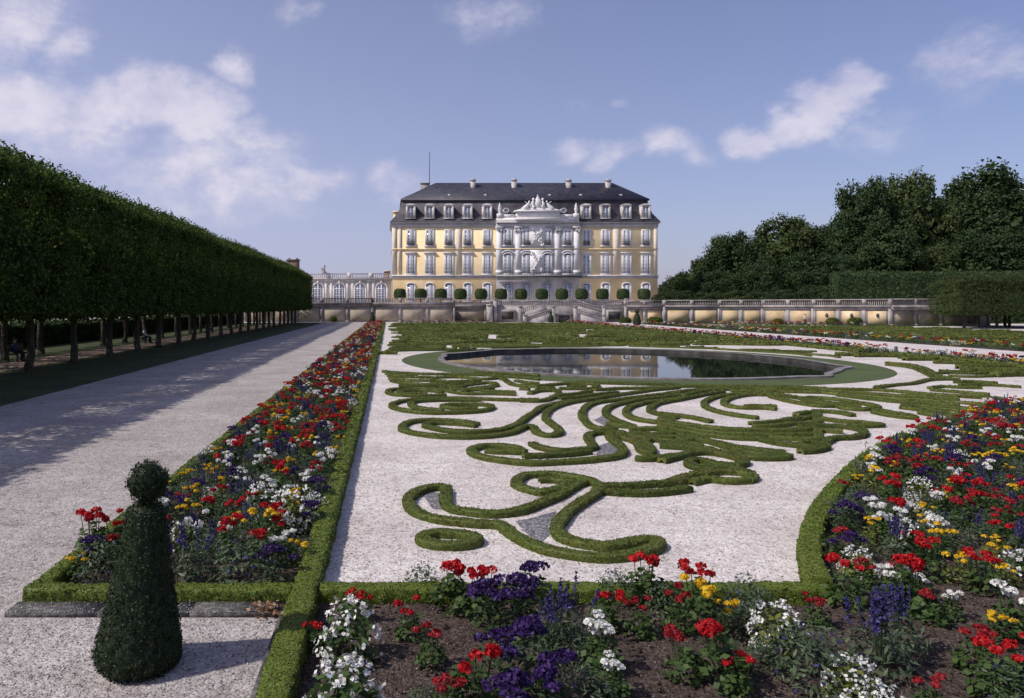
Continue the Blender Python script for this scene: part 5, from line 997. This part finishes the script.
# ------------------------------------------------------------------ bedding plants
def cluster(mb, c, r, n, size, mat, rg, flat=.8, tilt=.5):
    d = nrm(rg.normal(0, 1, (n, 3))); d[:, 2] = np.abs(d[:, 2]) * 1.0 - .25
    P = np.array(c) + d * r * np.array([1, 1, flat]) * rg.uniform(.75, 1.05, (n, 1)); leaf_quads(mb, P, d, size * rg.uniform(.7, 1.2, n), tilt, .8, mat, rg)
def dome_leaves(mb, rg, n, r, h, L, asp, mat=0, up=0.0, z0=.02):
    d = nrm(rg.normal(0, 1, (n, 3))); d[:, 2] = np.abs(d[:, 2]); rad = rg.uniform(.45, 1.0, (n, 1)) ** .7
    P = d * rad * np.array([r, r, h]); P[:, 2] += z0; leaf_quads(mb, P, d * .5 + np.array([0, 0, .8]), L * rg.uniform(.6, 1.3, n), .6, asp, mat, rg, up)
def make_plant(kind, seed, far=False):
    """returns (foliage mesh builder, list of blossom builders, materials)"""
    rg = np.random.default_rng(1000 + seed); fo = MB(); bl = []
    q = .3 if far else 1.0
    if kind in ('red', 'crimson', 'whiteger'):
        h = rg.uniform(.24, .32); dome_leaves(fo, rg, int(190 * q), .17, h, .027 / q ** .4, .8)
        for k in range(rg.integers(4, 7)):
            a = rg.uniform(0, 6.28); r = rg.uniform(.02, .16); z = h + rg.uniform(.02, .13); c = (r * math.cos(a), r * math.sin(a), z); b = MB()
            cluster(b, c, rg.uniform(.036, .05), int(46 * q) + 4, .017 / q ** .5, 0, rg); 
            if not far: fo.tube([(c[0] * .4, c[1] * .4, .08), (c[0] * .8, c[1] * .8, z * .6), c], .004, 3)
            bl.append(b)
        return fo, bl, ('gerleaf', {'red': 'red', 'crimson': 'crimson', 'whiteger': 'whitepetal'}[kind])
    if kind == 'white':
        dome_leaves(fo, rg, int(150 * q), .17, .25, .03 / q ** .4, .7)
        b = MB()
        n = int(75 * q); d = nrm(rg.normal(0, 1, (n, 3))); d[:, 2] = np.abs(d[:, 2]); P = d * np.array([.18, .18, .27]) * rg.uniform(.9, 1.08, (n, 1)) + np.array([0, 0, .03])
        P = np.repeat(P, 5, 0) + rg.normal(0, .010, (5 * n, 3)); leaf_quads(b, P, np.repeat(d, 5, 0), .013 / q ** .5, .7, .8, 0, rg); bl.append(b); return fo, bl, ('limeleaf' if seed % 3 == 0 else 'gerleaf', 'whitepetal')
    if kind == 'yellow':
        h = rg.uniform(.2, .3); dome_leaves(fo, rg, int(150 * q), .15, h, .026 / q ** .4, .4)
        for k in range(rg.integers(4, 8)):
            a = rg.uniform(0, 6.28); r = rg.uniform(.02, .14); b = MB(); c = (r * math.cos(a), r * math.sin(a), h + rg.uniform(.0, .07)); cluster(b, c, rg.uniform(.024, .036), int(36 * q) + 4, .014 / q ** .5, 0, rg, .6); bl.append(b)
        return fo, bl, ('limeleaf' if seed % 2 else 'gerleaf', 'yellowpetal')
    if kind == 'purple':
        h = rg.uniform(.26, .36); dome_leaves(fo, rg, int(200 * q), .18, h, .027 / q ** .4, .5)
        for k in range(rg.integers(6, 10)):
            a = rg.uniform(0, 6.28); r = rg.uniform(.0, .18); b = MB(); cluster(b, (r * math.cos(a), r * math.sin(a), h * (1 - r * r * 9) + rg.uniform(.0, .05)), rg.uniform(.05, .075), int(75 * q) + 4, .015 / q ** .5, 0, rg, .55, .9); bl.append(b)
        return fo, bl, ('dimleaf', 'purple')
    if kind == 'salvia':
        dome_leaves(fo, rg, int(300 * q), .16, .25, .027 / q ** .4, .28, up=.6)
        for k in range(rg.integers(8, 14)):
            a = rg.uniform(0, 6.28); r = rg.uniform(.0, .15); z0 = rg.uniform(.22, .28); z1 = z0 + rg.uniform(.1, .2); lean = rg.uniform(.9, 1.5); b = MB(); n = int(34 * q) + 3; f = np.sort(rg.random(n))
            P = np.stack([r * math.cos(a) * (1 + (lean - 1) * f), r * math.sin(a) * (1 + (lean - 1) * f), z0 + (z1 - z0) * f], 1) + rg.normal(0, .009, (n, 3)) * (1.1 - f[:, None]); leaf_quads(b, P, rg.normal(0, 1, (n, 3)), .013 / q ** .5, .6, .6, 0, rg)
            if not far: fo.tube([(r * .5 * math.cos(a), r * .5 * math.sin(a), .05), tuple(P[0]), tuple(P[-1])], .003, 3)
            bl.append(b)
        return fo, bl, ('greyleaf', 'blue')
    dome_leaves(fo, rg, int(480 * q), .2, .26, .022 / q ** .4, .32, up=.3)
    if seed % 2:
        b = MB(); n = int(26 * q); d = nrm(rg.normal(0, 1, (n, 3))); d[:, 2] = np.abs(d[:, 2]); leaf_quads(b, d * np.array([.2, .2, .28]), d, .012 / q ** .5, .5, .8, 0, rg); bl.append(b)
    return fo, bl, ('greyleaf', 'blue')
KINDS = {'red': ('red_geranium', 'geranium'), 'crimson': ('crimson_geranium', 'geranium'), 'whiteger': ('white_geranium', 'geranium'), 'white': ('white_begonia', 'begonia'), 'yellow': ('yellow_marigold', 'marigold'),
         'purple': ('purple_heliotrope', 'heliotrope'), 'salvia': ('blue_salvia', 'salvia'), 'silver': ('grey_leaved_plant', 'foliage plant')}
NEAR, FAR, LOW = {}, {}, {}
for ki, kd in enumerate(KINDS):
    NEAR[kd] = []; FAR[kd] = []; LOW[kd] = []
    for s in range(4):
        fo, bl, (mf, mp) = make_plant(kd, ki * 10 + s)
        NEAR[kd].append((fo.mesh('foliage', M[mf]), [b.mesh('blossom', M[mp]) for b in bl]))
        allm = MB()
        for f_, _ in [(x, 0) for x in [fo]]:
            for (V, (Fc, _m)) in zip(f_.v, f_.f): allm.add(V, Fc - Fc.min(), 0)
        for b in bl:
            for (V, (Fc, _m)) in zip(b.v, b.f): allm.add(V, Fc - Fc.min(), 1)
        FAR[kd].append(allm.mesh(KINDS[kd][0], [M[mf], M[mp]]))
        fo, bl, (mf, mp) = make_plant(kd, ki * 10 + s, True)
        quad = [np.concatenate([V[Fc - Fc.min()] for V, (Fc, _m) in zip(x.v, x.f) if Fc.shape[1] == 4]) for x in [fo] + bl if x.v]
        LOW[kd].append((quad[0], np.concatenate(quad[1:]) if len(quad) > 1 else np.zeros((0, 4, 3)), mf, mp))
def put(kd, x, y, s, label, group, parts, z=0.02, k=None):
    k = int(RNG.integers(0, 4)) if k is None else k; nm, cat = KINDS[kd]; rz = float(RNG.uniform(0, 6.28))
    if parts:
        t = thing(nm, (x, y, z), label, cat, group, rz); fo, bl = NEAR[kd][k]; link('foliage', fo, t)
        for b in bl: link('blossom', b, t)
    else:
        t = link(nm, FAR[kd][k]); t.location = (x, y, z); t.rotation_euler = (0, 0, rz); tag(t, label, cat, group)
    t.scale = (s, s, s * float(RNG.uniform(.9, 1.15))); return t
USED = []
def at(px, py, z=.28):
    p = G(px, py, z); return p[0], p[1]
FORE_L = [(246, 572, 'silver', 1.7, 'large grey-green mound at the near right corner of the left bed'), (205, 566, 'silver', 1.3, 'grey-green mound just right of the clipped yew'), (101, 570, 'silver', 1.2, 'grey-green clump left of the clipped yew, inside the hedge corner'), (186, 548, 'salvia', 1.4, 'blue salvia directly right of the clipped yew'),
 (94, 528, 'red', 1.2, 'tall red geranium left of the clipped yew, leaning over the hedge'), (112, 545, 'crimson', .9, 'crimson geranium half hidden by the left side of the clipped yew'), (228, 536, 'red', 1.0, 'red geranium in front of the yellow flowers in the left bed corner'), (258, 545, 'red', .95, 'red geranium above the large grey-green mound'), (280, 530, 'red', .9, 'red geranium near the long hedge in the left bed corner'),
 (262, 520, 'yellow', 1.3, 'yellow marigold clump in the left bed corner'), (236, 522, 'yellow', 1.0, 'smaller yellow marigold clump to the left in the bed corner'), (302, 546, 'yellow', .9, 'yellow marigold against the long hedge in the left bed corner'), (292, 498, 'white', 1.5, 'broad white flowering mound by the long hedge in the left bed'), (262, 492, 'white', 1.2, 'white flowering mound behind the yellow marigolds in the left bed'), (190, 512, 'yellow', 1.0, 'yellow marigold right behind the top of the clipped yew')]
FORE = FORE_L + [  # bloom pixel, kind, size, label
 (349, 618, 'white', 1.25, 'white flowering begonia mound next to the hedge crossing, the further of two'), (345, 668, 'white', 1.35, 'white flowering begonia mound at the bottom edge, the nearer of two'),
 (316, 628, 'red', .7, 'red geranium tucked between the hedge and the white begonias'), (362, 602, 'red', .7, 'red geranium blooming behind the further white begonia mound'), (410, 616, 'red', .75, 'small red geranium alone on bare soil right of the white begonias'),
 (432, 642, 'crimson', .75, 'darker red geranium on bare soil in the middle of the foreground'), (452, 577, 'red', 1.15, 'tall red geranium standing over the front hedge, left of the purple flowers'), (481, 590, 'red', 1.0, 'red geranium touching the left side of the purple heliotrope'),
 (470, 668, 'red', 1.15, 'large red geranium near the bottom edge, left of the purple heliotrope'), (447, 694, 'crimson', .8, 'low crimson geranium on the bottom edge of the picture'), (422, 690, 'silver', .5, 'tiny grey-leaved seedling on bare soil at the bottom edge'),
 (530, 582, 'purple', 1.0, 'purple heliotrope tight behind the tall blue salvia spikes'), (490, 606, 'purple', 1.0, 'purple heliotrope on the left flank of the purple group, touching red geraniums'), (422, 582, 'silver', .9, 'low leafy clump under the front hedge, left of the tall red geranium'), (665, 600, 'silver', 1.0, 'leafy clump under the front hedge beside the crimson geraniums'), (618, 590, 'silver', 1.0, 'leafy clump between the salvia and the red geranium over the hedge'), (748, 604, 'silver', 1.1, 'leafy clump against the front hedge right of the marigolds'),
 (512, 600, 'purple', 1.2, 'purple heliotrope just behind the other purple plants, by the hedge'), (497, 655, 'purple', .9, 'small purple heliotrope beside the large red geranium'), (530, 655, 'purple', 1.25, 'biggest purple heliotrope in the middle of the foreground'), (512, 692, 'purple', 1.15, 'purple heliotrope on the bottom edge of the picture'), (545, 690, 'purple', 1.0, 'purple heliotrope with leafy right side on the bottom edge'),
 (566, 602, 'salvia', 1.35, 'tall blue salvia with upright spikes rising over the front hedge'), (548, 622, 'salvia', 1.1, 'blue salvia squeezed between heliotrope and taller salvia'), (604, 604, 'red', .85, 'red geranium to the right of the tall blue salvia'),
 (600, 632, 'whiteger', 1.1, 'white geranium below the red one in the foreground middle'), (612, 668, 'whiteger', .8, 'leafy white geranium with few blooms near the bottom middle'), (571, 650, 'silver', .9, 'grey-green leafy plant under the blue salvia'), (585, 690, 'silver', 1.0, 'leafy green clump on the bottom edge, right of the purple flowers'),
 (645, 572, 'red', 1.15, 'red geranium standing over the front hedge in the middle'), (640, 612, 'crimson', .8, 'sparse crimson geranium on soil in front of the hedge'), (678, 606, 'crimson', .85, 'crimson geranium left of the yellow marigolds'), (700, 586, 'red', 1.0, 'red geranium behind the yellow marigolds'),
 (706, 600, 'yellow', 1.25, 'yellow marigold with large round heads in the foreground'), (730, 608, 'yellow', .9, 'yellow marigold with a single large head to the right of the others'), (724, 640, 'red', 1.25, 'large red geranium below the yellow marigolds'), (686, 648, 'crimson', .95, 'crimson geranium left of the large red one'),
 (735, 668, 'red', .75, 'low red geranium at the foot of the larger one'), (758, 618, 'silver', 1.2, 'leafy grey plant right of the yellow marigolds'), (778, 613, 'white', 1.1, 'white begonia against the front hedge, right of the marigolds'), (792, 650, 'silver', 1.25, 'grey-leaved mound in front of the white begonia'), (760, 655, 'silver', .8, 'small leafy clump beside the grey-leaved mound'),
 (822, 676, 'silver', 1.45, 'large dark leafy mound with tiny blue flowers near the bottom right'), (852, 668, 'white', .95, 'white begonia leaning over the dark leafy mound'), (876, 692, 'white', 1.0, 'white begonia on the bottom edge right of the leafy mound'), (817, 606, 'crimson', .75, 'dusky crimson geranium in the corner of the hedges'),
 (880, 618, 'salvia', 1.6, 'large blue salvia clump with drooping leaves at the lower right'), (900, 612, 'salvia', 1.3, 'blue salvia on the right flank of the large clump'), (845, 575, 'red', 1.1, 'red geranium at the inside bend of the curved hedge'), (858, 556, 'white', .9, 'white begonia just behind the red geranium at the hedge bend'),
 (907, 578, 'red', 1.2, 'bright red geranium behind the large blue salvia'), (893, 583, 'whiteger', .8, 'white geranium between red ones behind the salvia'), (935, 602, 'crimson', .8, 'small crimson geranium right of the large salvia'), (952, 602, 'whiteger', .6, 'single white geranium bloom on soil at the lower right'), (922, 585, 'whiteger', .8, 'white geranium beside the bright red one'),
 (995, 660, 'red', 1.05, 'red geranium in the lower right corner'), (1020, 655, 'red', .9, 'red geranium cut by the right edge'), (1012, 602, 'whiteger', 1.1, 'white geranium near the right edge'), (998, 618, 'yellow', .9, 'yellow marigold on soil near the right edge'), (975, 640, 'crimson', .9, 'straggling crimson geranium left of the corner one'), (930, 690, 'crimson', .7, 'little crimson geranium at the bottom right edge'), (1008, 688, 'silver', .9, 'leafy clump in the bottom right corner'),
 (962, 560, 'yellow', 1.0, 'yellow marigold group beyond the bare soil on the right'), (985, 566, 'red', 1.0, 'red geranium right of the yellow marigold group')]
for (px, py, kd, s, lb) in FORE:
    x, y = at(px, py, .30 * s if kd != 'silver' else .14); put(kd, x, y, s * (1.2 if kd in ('white', 'purple', 'silver') else 1.12), lb, 'foreground bedding plants', True); USED.append((x, y))
USED = np.array(USED)
def scatter(inside, x0, x1, y0, y1, sp):
    n = int((x1 - x0) * (y1 - y0) / sp ** 2 * 3); C = np.stack([RNG.uniform(x0, x1, n), RNG.uniform(y0, y1, n)], 1); C = C[inside(C[:, 0], C[:, 1])]
    cell = {}; out = []
    for p in C:
        k = (int(p[0] // sp), int(p[1] // sp)); ok = True
        for i in (-1, 0, 1):
            for j in (-1, 0, 1):
                for q in cell.get((k[0] + i, k[1] + j), ()):
                    if (q[0] - p[0]) ** 2 + (q[1] - p[1]) ** 2 < sp * sp: ok = False; break
        if ok: cell.setdefault(k, []).append(p); out.append(p)
    return np.array(out)
PROB = [('red', .22), ('crimson', .16), ('whiteger', .08), ('white', .03), ('yellow', .12), ('purple', .045), ('salvia', .075), ('silver', .25)]
def kind_of(p, seed):
    if p[0] > 29 and RNG.random() < .35: return RNG.choice(['crimson', 'silver', 'silver', 'yellow'])
    # plants of one kind stand in small groups
    v = .5 + .5 * math.sin(p[0] * 2.9 + seed + 1.7 * math.sin(p[1] * 1.9)) * math.sin(p[1] * 2.3 + 2 * math.sin(p[0] * 1.3 + seed)); u = (v * .55 + RNG.random() * .75) % 1.0
    for k, w in PROB:
        u -= w
        if u < 0: return k
    return 'red'
LB = {'red': 'red geranium', 'crimson': 'crimson geranium', 'whiteger': 'white geranium', 'white': 'white begonia', 'yellow': 'yellow marigold', 'purple': 'purple heliotrope', 'salvia': 'blue salvia', 'silver': 'grey-leaved plant'}
PL = []   # x, y, kind, bed
def bare(x, y): return (y < 7.75)
L1 = scatter(lambda x, y: x > -9, -3.38, -1.02, 8.0, 45, .25); L2 = scatter(lambda x, y: x > -9, -3.36, -1.04, 45, 132, .36)
R1 = scatter(lambda x, y: (y > 7.9) & (x > arc_x(y) + .32) & (x < .836 * y + .5), 4.4, 20, 7.9, 23.5, .255)
R1 = R1[[bool(np.min(np.hypot(USED[:, 0] - p[0], USED[:, 1] - p[1])) > .24 and (p[1] > 9.4 or RNG.random() < .7)) for p in R1]]
B1 = scatter(lambda x, y: ~((y > 45.3) & (y < 48.7)), 30.5, 32.6, 30, 131, .33); B2 = scatter(lambda x, y: x > 0, 41.9, 44.0, 40, 128, .48); B3 = scatter(lambda x, y: x > 0, 2, 18, 131.2, 133.3, .5); B4 = scatter(lambda x, y: x > 0, 50, 71, 112, 125, .8)
for arr, bed in ((L1, 'L'), (L2, 'L'), (R1, 'R'), (B1, 'P'), (B2, 'E'), (B3, 'W'), (B4, 'W')):
    for p in arr: PL.append((p[0], p[1], kind_of(p, len(bed) + ord(bed)), bed))
PL.sort(key=lambda r: r[1]); cnt = {k: 0 for k in KINDS}; rest = {k: [] for k in KINDS}; CAP = 210
for (x, y, kd, bed) in PL:
    if bed == 'L' and y < 10 and np.min(np.hypot(USED[:, 0] - x, USED[:, 1] - y)) < .23: continue
    if bed in 'LR' and cnt[kd] < CAP:
        cnt[kd] += 1; near = y < 13
        if bed == 'L': lb, gr = (f'{LB[kd]} at the near end of the long left flower bed', f'{LB[kd]}s at the near end of the long bed') if near else (f'{LB[kd]} further along the long left flower bed', f'{LB[kd]}s further along the long bed')
        else: lb, gr = (f'{LB[kd]} in the near part of the curved right flower bed', f'{LB[kd]}s in the near part of the right bed') if near else (f'{LB[kd]} in the far part of the curved right flower bed', f'{LB[kd]}s in the far part of the right bed')
        put(kd, x, y, float(RNG.uniform(.85, 1.2)), lb, gr, near)
    else: rest[kd].append((x, y, bed))
for kd, lst in rest.items():
    vf, vb = [], []; 
    for (x, y, bed) in lst:
        k = int(RNG.integers(0, 4)); f, b, mf, mp = LOW[kd][k]; a = RNG.uniform(0, 6.28); c, s = math.cos(a), math.sin(a); sc = RNG.uniform(.9, 1.3) * (1.08 if bed in 'PE' else 1.2 if bed == 'W' else 1.05)
        Rm = np.array([[c, s, 0], [-s, c, 0], [0, 0, 1]]) * sc; vf.append(f @ Rm + np.array([x, y, .01]))
        if len(b): vb.append(b @ Rm + np.array([x, y, .01]))
    mb = MB(); q = np.concatenate(vf); mb.add(q.reshape(-1, 3), np.arange(len(q) * 4).reshape(-1, 4), 0)
    if vb: q = np.concatenate(vb); mb.add(q.reshape(-1, 3), np.arange(len(q) * 4).reshape(-1, 4), 1)
    f, b, mf, mp = LOW[kd][0]
    tag(mb.build(KINDS[kd][0] + '_drift', [M[mf], M[mp]]), f'drift of {LB[kd]}s in the distant flower beds', 'flower drift', kind='stuff')
